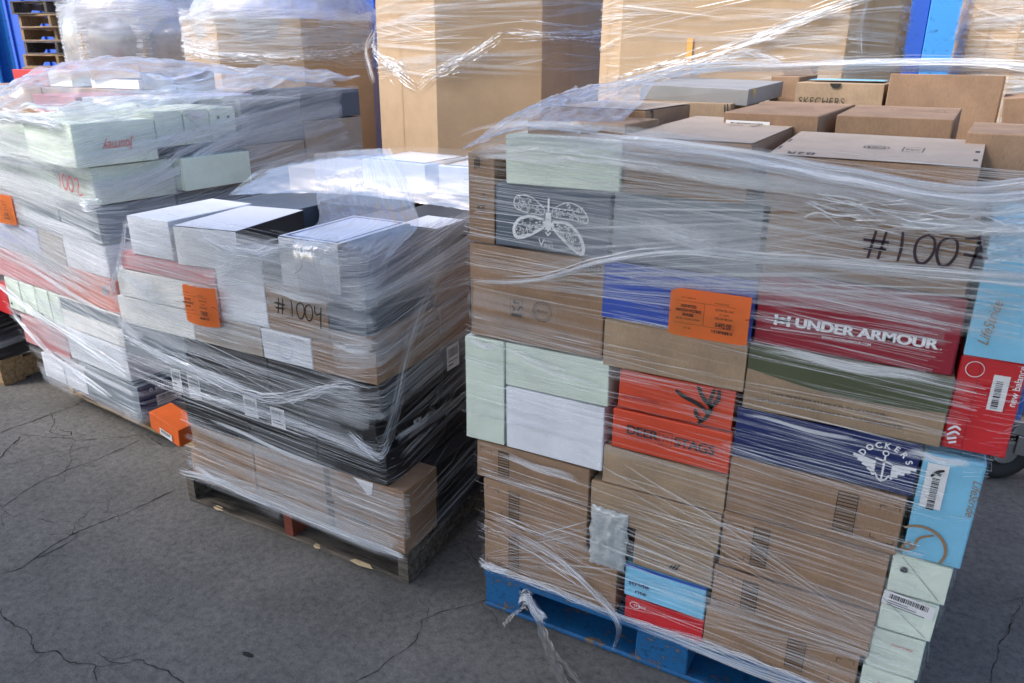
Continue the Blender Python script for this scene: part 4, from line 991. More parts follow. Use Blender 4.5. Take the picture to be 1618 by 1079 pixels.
for k, (v0, v1) in enumerate(ends):
    o, f, rr_, t_ = lb('mint box end with %s at the top right side' % ('a plain flap', 'a diagonal crease and an eyelet', 'two eyelets')[k], -.40, -.062, 1.235, 1.375, MINT, v0=v0, dp=v1 - v0)
    if k: rivet(rr_, .04, .055 if k == 1 else .10, .007)
    if k == 2: rivet(rr_, .09, .10, .006)
    if k == 1: strokes(rr_, 'flap_crease', [[(.01, .12), (.115, .01)]], .0015, GINK, smooth=False)
    sticker(rr_, .03, .10 if k == 1 else .012, .07, .03, False, 2)
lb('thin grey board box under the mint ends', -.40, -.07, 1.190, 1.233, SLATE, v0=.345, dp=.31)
for k, (v0, v1) in enumerate(((.70, .825), (.827, .95))): 
    pass
o, f, rr_, t_ = lb('mint box with sharp lid edge, middle of the right side', -.36, -.035, 1.055, 1.188, MINT, v0=.682, dp=.12) if False else lb('tan box under cloudy film in the middle of the right side', -.40, -.055, 1.055, 1.205, TAUPE, v0=.682, dp=.34)
lb('tan box under cloudy film at the far end of the right side', -.40, -.050, 1.055, 1.290, TAUPE, v0=1.025, dp=.38)
lb('grey green box under the lilac sheen at the top of the right side', -.42, -.060, 1.208, 1.400, GREY, v0=.682, dp=.34)
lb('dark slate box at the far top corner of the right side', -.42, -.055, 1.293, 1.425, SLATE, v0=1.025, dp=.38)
carton('inner_carton', 'plain carton filling the left load behind its upper front boxes', None, -1.30, -.42, .36, 1.36, .60, 1.30, KR, frame=LF, cat='carton')
carton('inner_carton', 'plain carton filling the lower middle of the left load', None, -1.00, -.42, .36, 1.20, .137, .595, KR, frame=LF, cat='carton')
for k, (u0, u1, v0, v1, m, w_) in enumerate(((-1.25, -.85, .38, .70, PINK, 'pink box lying under clear film on the left of the load top'), (-.83, -.44, .40, .72, WHT, 'white box under the film tent, middle of the load top'),
        (-1.2, -.8, .74, 1.1, GREY, 'grey box under film at the back left of the load top'), (-.78, -.44, .76, 1.08, LILA, 'lilac box under film on the back of the load top'))):
    lb(w_, u0, u1, 1.305, 1.40, m, v0=v0, dp=v1 - v0)
lnf = Face(lnum.box, lnum.o, lnum.a, lnum.b, lnum.w, lnum.h)
# orange box slipping off between the left and the middle load
o, f, rr_, t_ = carton(BX, 'bright orange shoe box slipping down between the left and the middle load', GL, -.32, -.125, .10, .20, .165, .245, BRT, rz=R(-6), rx=R(3), ry=R(9)); sticker(f, .07, .008, .08, .030, True, 1)
# ================================================================== loads at the left edge and behind
GK = 'dark boxes in the load at the left edge'
for k, z0 in enumerate((.137, .30, .463, .626, .789)):
    for j, (y0, y1) in enumerate(((.27, .68), (.682, 1.1))):
        carton(BX, 'black box in layer %s of the load at the left edge, %s' % (('one', 'two', 'three', 'four', 'five')[k], ('near', 'far')[j]), GK, -2.10, -1.70 + .012 * (k % 2), y0, y1, z0, z0 + .161, BLK if k % 2 else CHAR)
GQ = 'boxes on the load behind the left one'
carton('inner_carton', 'tall plain carton of the load behind the left one, nearly hidden', None, -3.1, -1.62, 1.62, 2.2, .0, 1.37, KR, cat='carton')
carton(BX, 'grey mint box at the upper left, behind the film of the left load', GQ, -3.05, -2.80, 1.65, 1.9, 1.372, 1.475, MINT); carton(BX, 'red box end at the very left edge beside the mint one', GQ, -3.45, -3.06, 1.65, 1.9, 1.372, 1.475, RED)
carton('inner_carton', 'plain carton at the left edge under the red box', None, -3.9, -3.11, 1.62, 2.2, 0, 1.37, KR, cat='carton')
carton(BX, 'dark slate box peeking out at the top, in front of the second bin', GQ, -2.12, -1.80, 1.66, 1.95, 1.372, 1.500, SLATE, rz=R(-4)); carton(BX, 'flattened tan box with a grey edge lying high in front of the leftmost bin', GQ, -2.60, -2.16, 1.66, 1.95, 1.43, 1.505, TAUPE, rz=R(5), ry=R(-3))
carton(BX, 'white box glimpsed between film folds at the top', GQ, -2.62, -2.15, 1.66, 1.95, 1.372, 1.428, WHT)

# ================================================================== STRETCH WRAP
def interp(T, z):
    if z <= T[0][0]: return T[0][1]
    for (a, va), (b, vb) in zip(T[:-1], T[1:]):
        if z <= b: return va + (vb - va) * (z - a) / (b - a)
    return T[-1][1]
def wrap_load(label, loc, zones, path, per, seed, frame=None):
    """zones: (z0, z1, s0, s1, n_faint, n_mid, n_bright, slope)"""
    o = empty('stretch_wrap', loc, 0, label, 'plastic wrap', FG); bpy.context.view_layer.update()
    r = random.Random(seed); bm = bmesh.new(); uvl = bm.loops.layers.uv.new('uv'); L = Vector(loc)
    fn = lambda s_, z, off: (lambda q: (q[0] - L, q[1]))(path(s_, z, off))
    for (z0, z1, s0, s1, nf, nm, nbr, sl) in zones:
        strip_set(bm, fn, per, z0, z1, nf, (.008, .040), (.3, .9), sl, .022, .05, mat=0, r=r, s0=s0, s1=s1, uvl=uvl, tiltf=.25, off=(.002, .007))
        strip_set(bm, fn, per, z0, z1, int(nm * 1.5), (.0008, .0026), (.12, .7), sl, .025, .05, mat=1, r=r, s0=s0, s1=s1, uvl=uvl)
        strip_set(bm, fn, per, z0, z1, int(nbr * .9), (.0005, .0015), (.08, .55), sl, .025, .05, mat=2, r=r, s0=s0, s1=s1, uvl=uvl)
    bm_obj('creases', bm, [FAINT, MID, BRI], o)
    return o, fn
def fan(o, fn, name, s0, z0, s1, za, zb, n, seed, w=(.0008, .004)):
    """tension lines that spread from one corner point over the wrapped face"""
    r = random.Random(seed); bm = bmesh.new(); uvl = bm.loops.layers.uv.new('uv')
    for _ in range(n):
        ze = r.uniform(za, zb); t0 = r.uniform(0, .5); t1 = min(1, t0 + r.uniform(.25, .7)); ww = r.uniform(*w); m = r.choice((0, 1, 1, 2)); prev = None
        for i in range(13):
            t = t0 + (t1 - t0) * i / 12; p, nn = fn(s0 + (s1 - s0) * t, z0 + (ze - z0) * t ** .9, .006); e = Vector((0, 0, ww * (.4 + t) / 1.2)); cur = (bm.verts.new(p + e), bm.verts.new(p - e), i / 12)
            if prev:
                f = bm.faces.new((prev[0], prev[1], cur[1], cur[0])); f.material_index = m
                for lp, uv in zip(f.loops, ((prev[2], .999), (prev[2], .001), (cur[2], .001), (cur[2], .999))): lp[uvl].uv = uv
            prev = cur
    return bm_obj(name, bm, [FAINT, MID, BRI], o)
def glare(o, fn, spots, seed):
    """broad soft pale strips that paint glare onto the film"""
    r = random.Random(seed)
    for (sa, za, sb, zb, w, k) in spots:
        bm = bmesh.new(); uvl = bm.loops.layers.uv.new('uv')
        for _ in range(k):
            dz = r.uniform(-.5, .5) * w; a = r.uniform(0, .3); b = r.uniform(.7, 1); ww = w * r.uniform(.3, .8); prev = None
            for i in range(15):
                t = a + (b - a) * i / 14; p, nn = fn(sa + (sb - sa) * t, za + (zb - za) * t + dz + .004 * math.sin(9 * t + dz * 50), r.uniform(.006, .0065)); e = Vector((0, 0, ww / 2)) - nn * .002; cur = (bm.verts.new(p + e), bm.verts.new(p - Vector((0, 0, ww / 2))), i / 14)
                if prev:
                    f = bm.faces.new((prev[0], prev[1], cur[1], cur[0]))
                    for lp, uv in zip(f.loops, ((prev[2], .999), (prev[2], .001), (cur[2], .001), (cur[2], .999))): lp[uvl].uv = uv
                prev = cur
        bm_obj('painted_glare', bm, SOFT, o)  # pale band, glare put into its colour
def rope(o, name, pts, k, sp, seed, wr=(.001, .006), mats=(1, 2, 2), frac=(.12, .5), curl=.012):
    """film gathered into a rope along world points"""
    r = random.Random(seed); bm = bmesh.new(); uvl = bm.loops.layers.uv.new('uv'); bpy.context.view_layer.update(); inv = o.matrix_world.inverted()
    P = [Vector(p) for p in pts]; d = [0]
    for a, b in zip(P[:-1], P[1:]): d.append(d[-1] + (b - a).length)
    def at(t):
        x = t * d[-1]; i = 0
        while i < len(P) - 2 and d[i + 1] < x: i += 1
        f = (x - d[i]) / (d[i + 1] - d[i]); g = lambda q: P[min(max(q, 0), len(P) - 1)]
        a, b, c, e = g(i - 1), g(i), g(i + 1), g(i + 2)
        return .5 * ((2 * b) + (c - a) * f + (2 * a - 5 * b + 4 * c - e) * f * f + (3 * b - a - 3 * c + e) * f ** 3)
    for _ in range(k):
        l = r.uniform(*frac); t0 = r.uniform(-.05, 1 - l * .6); t1 = min(1, t0 + l); t0 = max(0, t0); w = r.uniform(*wr)
        of = Vector((r.gauss(0, sp * .5), r.gauss(0, sp * .5), r.gauss(0, sp))); ph = r.uniform(0, 6.3); fq = r.uniform(3, 16); prev = None; n = max(4, int((t1 - t0) * d[-1] / .012)); cu = r.uniform(0, curl); m = r.choice(mats); tw = r.uniform(0, 6)
        for i in range(n + 1):
            t = t0 + (t1 - t0) * i / n; p = at(t) + of + Vector((0, -.4, 1)) * cu * math.sin(ph + fq * t * d[-1] * 4); e = Vector((0, -math.sin(tw + 5 * t), math.cos(tw + 5 * t))) * (w / 2)
            cur = (bm.verts.new(inv @ (p + e)), bm.verts.new(inv @ (p - e)), i / n)
            if prev:
                f = bm.faces.new((prev[0], prev[1], cur[1], cur[0])); f.material_index = m
                for lp, uv in zip(f.loops, ((prev[2], .999), (prev[2], .001), (cur[2], .001), (cur[2], .999))): lp[uvl].uv = uv
            prev = cur
    return bm_obj(name, bm, [FAINT, MID, BRI], o)
# right hand load
XL = [(.14, 1.278), (.45, 1.262), (.56, 1.258), (.60, 1.226), (.88, 1.226), (.91, 1.244), (1.37, 1.244), (1.43, 1.30)]
XR = [(.14, 2.44), (.36, 2.448), (.57, 2.46), (.83, 2.472), (.86, 2.496), (1.05, 2.51), (1.31, 2.565)]
pr = prof_path(lambda z: [(interp(XL, z), 1.03), (interp(XL, z), F0 - .012), (interp(XR, z), F0 - .012), (interp(XR, z) + .04, 1.05)])
S0 = 1.03 - F0
wr_, fnr = wrap_load('clear stretch wrap around the right hand load, streaked with fine white creases', (1.85, .03, .14),
    [(.15, .60, S0, S0 + 1.18, 10, 110, 330, -.055), (.60, .86, S0, S0 + 1.2, 6, 60, 130, -.04), (.80, 1.16, S0, S0 + 1.22, 8, 80, 190, -.035), (1.12, 1.40, S0, S0 + 1.27, 50, 210, 380, -.05),
     (.15, 1.38, 0, S0, 60, 260, 120, 0), (.15, 1.32, S0 + 1.2, S0 + 2.2, 60, 260, 120, 0), (1.02, 1.17, S0 + .74, S0 + 1.13, 4, 50, 90, -.05)], pr, 3.2, 51)
rope(wr_, 'twisted_band', [(1.24, .012, 1.045), (1.45, .01, 1.075), (1.63, .008, 1.145), (1.80, .008, 1.19), (2.0, .008, 1.20), (2.5, .008, 1.22)], 110, .006, 52, (.001, .007), (0, 1, 2), (.15, .6), .002)
rope(wr_, 'top_edge_roll', [(1.25, .015, 1.375), (1.34, .01, 1.405), (1.50, .005, 1.418), (1.68, .0, 1.412), (1.90, -.002, 1.40), (2.12, -.004, 1.375), (2.32, -.006, 1.355), (2.46, .0, 1.38), (2.58, .08, 1.41)], 190, .017, 53, (.002, .014), (0, 0, 1, 1, 2), (.15, .6), .003)
rope(wr_, 'crumpled_edge', [(2.06, -.008, 1.33), (2.25, -.012, 1.31), (2.42, -.012, 1.325), (2.58, 0, 1.33)], 170, .018, 54, (.001, .005), (1, 2, 2), (.05, .25), .012)
rope(wr_, 'pallet_skirt', [(1.28, .02, .16), (1.50, .02, .165), (1.70, .02, .15), (1.95, .02, .16), (2.32, .018, .15)], 150, .006, 55, (.001, .004), (1, 2, 2), (.05, .3), .008)
rope(wr_, 'corner_knot', [(1.268, .022, .172), (1.32, .012, .168), (1.38, .015, .175)], 60, .006, 56, (.001, .004), (2,), (.2, .9), .008)
rope(wr_, 'lower_bunch', [(1.48, .018, .30), (1.60, .015, .235), (1.70, .012, .165), (1.73, .005, .12), (1.72, -.01, .05)], 70, .008, 57, (.001, .004), (1, 2), (.2, .7), .01)
rope(wr_, 'left_band', [(1.28, .012, .335), (1.45, .012, .30), (1.62, .012, .25)], 60, .02, 58, (.001, .004), (1, 2), (.2, .7), .008)
V = lambda *a: Vector(a)
drape(wr_, 'loose_sheet', [[V(1.245, .0, 1.37), V(1.40, .0, 1.425), V(1.60, .0, 1.43)], [V(1.28, .18, 1.44), V(1.43, .2, 1.475), V(1.60, .25, 1.465)], [V(1.30, .55, 1.50), V(1.45, .5, 1.52), V(1.55, .55, 1.53)]], 60, 40, .012, (7, 5), 1, SHEET, .004)
# taut film over the far edge of the top
rope(wr_, 'far_edge_roll', [(1.30, .20, 1.435), (1.38, .60, 1.50), (1.55, .95, 1.552), (1.80, 1.12, 1.562), (2.10, 1.10, 1.575), (2.42, 1.02, 1.572), (2.60, .80, 1.53), (2.66, .40, 1.45), (2.62, .1, 1.40)], 150, .009, 59, (.002, .008), (1, 1, 2), (.1, .5), .003)
drape(wr_, 'edge_film', [[V(1.45, .9, 1.545), V(1.8, 1.10, 1.560), V(2.1, 1.09, 1.572), V(2.42, 1.02, 1.570), V(2.63, .62, 1.50)], [V(1.47, 1.0, 1.50), V(1.8, 1.2, 1.53), V(2.1, 1.18, 1.545), V(2.5, 1.1, 1.53), V(2.70, .62, 1.42)]], 70, 8, .004, (8, 2), 2, SHEET, .002)
rope(wr_, 'film_tuft', [(1.52, .98, 1.555), (1.60, 1.0, 1.585), (1.70, 1.02, 1.60), (1.80, 1.05, 1.575)], 60, .008, 60, (.001, .005), (1, 2), (.2, .8), .012)
drape(wr_, 'corner_film', [[V(2.36, -.012, 1.31), V(2.47, -.012, 1.345), V(2.60, .03, 1.38)], [V(2.38, -.014, 1.24), V(2.48, -.014, 1.26), V(2.60, .02, 1.27)]], 40, 20, .008, (5, 3), 3, SHEET, .004)
glare(wr_, fnr, [(S0 + .02, 1.372, S0 + .42, 1.385, .03, 3), (S0 + .3, 1.385, S0 + .95, 1.33, .035, 4), (S0 + .75, 1.0, S0 + 1.13, .995, .022, 4), (S0 + .9, 1.305, S0 + 1.24, 1.30, .035, 4), (S0 + .74, .835, S0 + 1.1, .83, .012, 2), (S0 + .02, .885, S0 + .14, .875, .018, 3), (S0 + .1, .875, S0 + .42, .83, .02, 2), (S0 + .45, 1.24, S0 + .75, 1.22, .05, 2), (S0 + .05, .565, S0 + .35, .545, .02, 2), (S0 + 1.10, .83, S0 + 1.24, .83, .02, 3), (S0 + .5, .14, S0 + 1.1, .135, .02, 3)], 201)
fan(wr_, fnr, 'tension_lines', S0, 1.045, S0 + 1.2, 1.08, 1.36, 70, 202); fan(wr_, fnr, 'tension_lines', S0 + 1.24, 1.35, S0 + .25, 1.15, 1.42, 70, 203); fan(wr_, fnr, 'tension_lines', S0 + 1.2, .30, S0 + .3, .16, .75, 50, 204); fan(wr_, fnr, 'tension_lines', S0, .18, S0 + .45, .16, .50, 36, 205)
# middle load
XL2 = [(.13, .03), (.24, .065), (.36, .075), (.47, .03), (.50, .0), (.53, -.20), (.70, -.205), (.80, -.19), (.88, -.16), (.96, -.11), (1.09, -.065)]
XR2 = [(.13, 1.045), (.35, 1.045), (.38, .985), (.48, .962), (.57, .975), (.68, .975), (.80, .970), (.94, .945), (.96, .962), (1.1, .958)]
pm = prof_path(lambda z: [(interp(XL2, z), .9), (interp(XL2, z), -.030), (interp(XR2, z), -.030), (interp(XR2, z) + .01, 1.3)])
wm_, fnm = wrap_load('cloudy stretch wrap around the middle load, thick with diagonal creases', (.5, -.03, .13),
    [(.14, .37, .93, 1.93, 60, 200, 220, -.05), (.34, .60, .93, 1.95, 8, 50, 230, -.07), (.56, 1.0, .93, 2.08, 90, 260, 460, -.05), (.94, 1.09, .95, 1.9, 70, 160, 200, -.05),
     (.5, 1.08, 0, .93, 80, 160, 80, 0), (.14, .70, 1.93, 3.2, 60, 420, 120, .16), (.66, .98, 1.93, 3.2, 80, 360, 200, .16), (.92, 1.09, 1.8, 3.1, 80, 220, 160, .18)], pm, 3.3, 61)
rope(wm_, 'crumpled_band', [(-.20, -.036, .655), (0, -.036, .615), (.25, -.036, .575), (.5, -.038, .56), (.66, -.038, .60), (.80, -.036, .66), (.90, -.036, .67)], 260, .010, 62, (.001, .006), (0, 1, 2, 2), (.06, .25), .008)
rope(wm_, 'film_lower_edge', [(-.20, -.034, .52), (.05, -.036, .50), (.4, -.038, .50), (.75, -.038, .485), (.96, -.035, .46)], 110, .010, 63, (.002, .007), (0, 1, 1, 2), (.1, .5), .005)
rope(wm_, 'cords', [(1.05, .20, 1.02), (1.01, .14, .88), (.99, .08, .74), (1.0, .0, .60), (.97, -.02, .50), (.955, -.025, .475)], 60, .014, 64, (.001, .003), (1, 2, 2), (.3, .9), .002)
rope(wm_, 'gathered_tip', [(.85, -.036, .52), (.93, -.038, .48), (.965, -.03, .47), (.975, .0, .50)], 90, .008, 65, (.001, .004), (2,), (.1, .5), .01)
rope(wm_, 'top_edge_roll', [(.30, -.03, 1.07), (.42, -.03, 1.04), (.55, -.03, 1.045), (.66, -.03, 1.075), (.85, -.03, 1.085)], 300, .011, 66, (.001, .007), (0, 1, 2, 2), (.05, .3), .009)
rope(wm_, 'corner_folds', [(.30, -.032, .94), (.36, -.034, .945), (.46, -.034, .99), (.53, -.034, 1.02)], 50, .012, 67, (.001, .004), (1, 2), (.4, 1), .002)
rope(wm_, 'bottom_edge', [(.01, -.03, .145), (.20, -.028, .16), (.4, -.028, .145), (.7, -.028, .135), (1.03, -.03, .13)], 170, .007, 68, (.0015, .005), (1, 2, 2), (.08, .4), .004)
rope(wm_, 'left_corner_folds', [(-.07, -.01, 1.09), (-.11, -.02, .96), (-.15, -.03, .88), (-.20, -.03, .80)], 50, .008, 69, (.001, .005), (1, 1, 2), (.3, .9), .003)
drape(wm_, 'loose_sheet', [[V(-.06, .90, 1.19), V(.20, .86, 1.225), V(.42, .80, 1.25)], [V(.16, .66, 1.145), V(.40, .64, 1.165), V(.62, .62, 1.18)], [V(.38, .42, 1.112), V(.58, .42, 1.125), V(.78, .45, 1.12)], [V(.60, .18, 1.10), V(.78, .20, 1.112), V(.93, .25, 1.10)], [V(.70, -.035, 1.085), V(.82, -.035, 1.085), V(.955, .08, 1.05)], [V(.72, -.042, .93), V(.84, -.042, .93), V(.962, .0, .93)]],
      90, 130, .006, (9, 3), 4, sheet('vertical streaked sheet', .36, .20, .2, (80, 2), (.40, .70)), .002)
drape(wm_, 'back_sheet', [[V(-.25, 1.2, 1.16), V(.3, 1.2, 1.21), V(.9, 1.2, 1.20)], [V(-.15, .75, 1.17), V(.3, .78, 1.212), V(.95, .8, 1.205)], [V(-.10, .45, 1.08), V(.35, .60, 1.10), V(.97, .6, 1.09)]], 60, 40, .006, (6, 4), 5, THIN, .002)
glare(wm_, fnm, [(.95, .86, 1.22, .84, .06, 4), (.94, 1.075, 1.2, 1.06, .03, 3), (.95, .70, 1.1, .66, .05, 3), (1.0, .62, 1.6, .56, .03, 3), (1.6, .935, 1.9, .93, .03, 4), (1.9, .80, 2.1, .80, .02, 3), (.98, .19, 1.2, .165, .03, 4), (1.1, .42, 1.7, .36, .02, 3), (1.9, .945, 2.7, 1.04, .03, 3), (1.95, .48, 2.2, .50, .03, 3)], 211)
fan(wm_, fnm, 'tension_lines', 1.90, .47, 1.0, .5, .75, 70, 212); fan(wm_, fnm, 'tension_lines', .93, .80, 1.8, .55, 1.05, 80, 213); fan(wm_, fnm, 'tension_lines', 1.90, .93, 2.9, .85, 1.25, 70, 214); fan(wm_, fnm, 'tension_lines', .94, .15, 1.6, .13, .30, 40, 215)
# left load
def lpt(u, v, z): x, y = lw(u, v); return Vector((x, y, z))
XR3 = [(.137, -.03), (.29, -.04), (.30, -.06), (1.04, -.06), (1.19, -.045), (1.42, -.045)]
XL3 = [(.137, -.86), (.28, -.97), (.45, -1.10), (.6, -1.15), (1.0, -1.15), (1.3, -1.25)]
pl0 = prof_path(lambda z: [(interp(XL3, z), .9), (interp(XL3, z), -.012 - .05 * max(0, min(1, (z - 1.15) / .05))), (interp(XR3, z), -.012 - .05 * max(0, min(1, (z - 1.15) / .05))), (interp(XR3, z), 1.45)])
ca_, sa_ = math.cos(LA), math.sin(LA)
def pl_(s_, z, off):
    p, n = pl0(s_, z, off); x, y = lw(p.x, p.y); return Vector((x, y, p.z)), Vector((n.x * ca_ - n.y * sa_, n.x * sa_ + n.y * ca_, 0))
wl_, fnl = wrap_load('milky stretch wrap around the leaning left load with loose film heaped on top', (-.9, .2, .14),
    [(.14, .45, .92, 2.0, 70, 240, 120, -.06), (.40, .78, .92, 2.05, 90, 240, 280, -.13), (.72, 1.05, .92, 2.1, 150, 320, 380, -.14), (1.0, 1.36, .92, 2.15, 160, 320, 400, -.10),
     (.14, 1.36, 0, .92, 60, 160, 60, 0), (.62, 1.05, 1.95, 3.5, 90, 360, 120, .16), (1.02, 1.42, 2.0, 3.5, 200, 340, 260, .14), (.14, .62, 2.0, 3.4, 30, 120, 40, .1)], pl_, 3.6, 71)
glare(wl_, fnl, [(.95, 1.33, 2.0, 1.34, .04, 6), (1.2, 1.18, 2.0, 1.19, .05, 5), (1.0, 1.10, 2.0, 1.03, .08, 5), (1.2, .95, 2.0, .90, .05, 4), (1.1, .75, 2.0, .60, .05, 4), (1.3, .47, 2.0, .44, .04, 4), (1.2, .30, 1.9, .25, .03, 3), (2.05, 1.06, 3.0, 1.30, .05, 4), (2.1, 1.2, 3.4, 1.38, .05, 3)], 221)
fan(wl_, fnl, 'tension_lines', 2.06, 1.05, 1.0, 1.0, 1.4, 90, 222); fan(wl_, fnl, 'tension_lines', 2.06, 1.04, 3.3, 1.1, 1.6, 90, 223); fan(wl_, fnl, 'tension_lines', 1.0, .95, 2.0, .45, .95, 80, 224)
rope(wl_, 'diagonal_fold', [lpt(-1.18, -.03, .60), lpt(-.8, -.03, .49), lpt(-.4, -.03, .42), lpt(-.06, -.03, .36)], 90, .010, 72, (.002, .007), (1, 2), (.2, .6), .004)
rope(wl_, 'lower_fold', [lpt(-1.0, -.03, .45), lpt(-.7, -.03, .30), lpt(-.4, -.03, .25), lpt(-.2, -.03, .21)], 70, .008, 73, (.002, .008), (1, 2), (.2, .7), .004)
rope(wl_, 'corner_puff', [lpt(-.16, -.03, 1.06), lpt(-.10, -.04, 1.045), lpt(-.05, .0, 1.05)], 50, .012, 74, (.002, .008), (2,), (.3, .9), .01)
rope(wl_, 'top_edge_roll', [lpt(-1.2, -.07, 1.33), lpt(-.8, -.07, 1.35), lpt(-.4, -.07, 1.355), lpt(-.1, -.07, 1.345)], 220, .012, 75, (.003, .010), (1, 2, 2), (.1, .5), .006)
rope(wl_, 'right_edge_roll', [lpt(-.05, -.06, 1.35), lpt(-.05, .4, 1.38), lpt(-.05, .8, 1.40), lpt(-.05, 1.40, 1.43)], 120, .010, 76, (.002, .006), (0, 1, 1), (.1, .5), .004)
drape(wl_, 'heaped_sheet', [[lpt(-1.45, -.05, 1.32), lpt(-1.1, -.06, 1.335), lpt(-.75, -.06, 1.35), lpt(-.40, -.06, 1.36), lpt(-.06, -.06, 1.352)],
    [lpt(-1.5, .25, 1.36), lpt(-1.15, .25, 1.42), lpt(-.8, .22, 1.46), lpt(-.42, .25, 1.375), lpt(-.05, .3, 1.378)],
    [lpt(-1.5, .6, 1.42), lpt(-1.2, .6, 1.48), lpt(-.9, .6, 1.52), lpt(-.42, .6, 1.42), lpt(-.05, .65, 1.405)],
    [lpt(-1.6, 1.1, 1.44), lpt(-1.25, 1.05, 1.52), lpt(-.8, 1.05, 1.48), lpt(-.42, 1.0, 1.48), lpt(-.05, 1.05, 1.425)],
    [lpt(-1.7, 1.5, 1.44), lpt(-1.2, 1.5, 1.47), lpt(-.8, 1.45, 1.455), lpt(-.42, 1.42, 1.47), lpt(-.05, 1.42, 1.43)]], 170, 140, .075, (4.2, 3.6), 6, SHEET, .003)
drape(wl_, 'standing_flap', [[lpt(-.40, .62, 1.40), lpt(-.30, .85, 1.41), lpt(-.22, 1.10, 1.425), lpt(-.15, 1.35, 1.43)], [lpt(-.46, .66, 1.44), lpt(-.36, .85, 1.475), lpt(-.28, 1.12, 1.505), lpt(-.22, 1.34, 1.47)]], 50, 20, .014, (4, 2), 7, SHEET, .002)
def on_film(w, o, a): o = Vector(o) - w.location; return Face(w, o, a, (0, 0, 1), 1, 1)
number(on_film(wr_, (2.176, .008, 1.225), (1, 0, 0)), '#1007', 0, 0, .058, MARK, .0052, (1.0, .55, .65, .70, .8), d=.0)
number(on_film(wm_, (.610, -.044, .867), (1, 0, 0)), '#1004', 0, 0, .052, INK, .0052, (1.15, .5, .62, .62, .8), rot=R(-2), d=.0)
number(on_film(wl_, lpt(-.285, -.030, 1.095), (ca_, sa_, 0)), '1002', 0, 0, .062, RMARK, .0055, (.45, .68, .78, .8), rot=R(-6), d=.0)
text(on_film(wl_, lpt(-.035, .16, 1.28), (-sa_, ca_, 0)), 'brand_script', 'Journey', 0, 0, .040, RINK, .125, rot=R(180), shear=.3, d=0)
# bins and the dark load at the left edge
pk = prof_path(lambda z: [(-2.4, .262), (-1.68, .262), (-1.68, 1.1)])
wrap_load('thin dark looking film around the black load at the left edge', (-2.0, .26, .14), [(.14, .95, 0, 1.5, 30, 220, 60, .08)], pk, 1.5, 81)
# cloudy caps of film over the open tops of the two left bins
def cap(label, cx, cy, yaw, rad, z0, z1, seed):
    o = empty('stretch_wrap', (cx, cy, z0), 0, label, 'plastic wrap', FG); c = []
    for j, (rr2, z) in enumerate(((1.01, z0), (1.0, (z0 + z1) / 2), (.75, z1), (.25, z1 + .06))):
        c.append([V(cx + rad * rr2 * math.cos(R(yaw + a)), cy + rad * rr2 * math.sin(R(yaw + a)), z) for a in range(180, 541, 30)])
    drape(o, 'sheet', c, 110, 36, .02, (16, 4), seed, CAPS, .006)
cap('white cloudy film bulging over the second bin', -2.12, 2.95, 28, .66, 1.66, 2.05, 8)
cap('thick white film sagging over the leftmost bin', -3.70, 2.95, 28, .60, 1.50, 2.05, 9)
cap('white film gathered over the top of the third bin', -.41, 2.99, 28, .67, 1.74, 2.2, 10)
# hanging film ends
hs = empty('hanging_film', (-.98, 2.62, 1.45), 0, 'thin twisted film tail hanging between the second and third bins', 'plastic wrap', FG)
rope(hs, 'strands', [(-1.0, 2.55, 1.72), (-1.03, 2.50, 1.62), (-.99, 2.48, 1.50), (-.96, 2.47, 1.42)], 45, .014, 91, (.003, .010), (1, 2), (.3, .9), .006)
hs = empty('hanging_film', (2.0, 1.9, 1.45), 0, 'white film tail hanging at the right corner of the wide bin', 'plastic wrap', FG)
rope(hs, 'strands', [(1.93, 1.79, 1.95), (1.935, 1.78, 1.80), (1.93, 1.78, 1.68), (1.95, 1.77, 1.58)], 60, .012, 92, (.003, .010), (1, 2), (.3, .9), .006)
tp = empty('tape_strip', (1.27, 1.79, 1.3), 0, 'short glossy tan tape strip standing on the front of the wide bin', 'tape')
bm = bmesh.new(); addbox(bm, -.012, .012, -.0015, 0, .1, .36, 0); bm_obj('strip', bm, plain('tan packing tape', (.75, .38, .10, 1), .2), tp)
# film rubbish on the ground by the blue pallet
rb_ = empty('film_scrap', (1.47, .03, .03), 0, 'greyish torn film scrap caught on the edge of the blue pallet, trailing on the asphalt', 'plastic scrap')
rope(rb_, 'knotted_clump', [(1.405, .035, .070), (1.44, .020, .10), (1.475, .005, .075), (1.50, .01, .06)], 110, .011, 93, (.003, .010), (1, 2), (.2, .7), .012)
DIRT = sheet('dirty grey torn film', .8, .5, .25, (3, 14), (.3, .7), (.55, .53, .50))
def ribbon(parent, name, pts, w, seed, mat):
    bpy.context.view_layer.update(); inv = parent.matrix_world.inverted(); bm = bmesh.new(); uvl = bm.loops.layers.uv.new('uv'); prev = None; P = [Vector(p) for p in pts]; n = 60
    for i in range(n + 1):
        t = i / n * (len(P) - 1); k = min(int(t), len(P) - 2); p = P[k].lerp(P[k + 1], t - k); d = (P[k + 1] - P[k]).normalized(); sd = d.cross(Vector((0, 0, 1))).normalized()
        ww = w * (.5 + .7 * abs(noise.noise(Vector((i * .12, seed, 0)))) + .3 * (i / n)); row_ = []
        for j in range(5):
            a = (j / 4 - .5); row_.append(bm.verts.new(inv @ (p + sd * a * ww + Vector((0, 0, .006 + .010 * abs(noise.noise(Vector((i * .1, j * 1.7, seed)))))))))
        if prev:
            for j in range(4):
                f = bm.faces.new((prev[j], prev[j + 1], row_[j + 1], row_[j]))
                for lp, uv in zip(f.loops, ((i - 1, j), (i - 1, j + 1), (i, j + 1), (i, j))): lp[uvl].uv = (uv[0] / n, uv[1] / 4)
        prev = row_
    return bm_obj(name, bm, mat, parent, True)
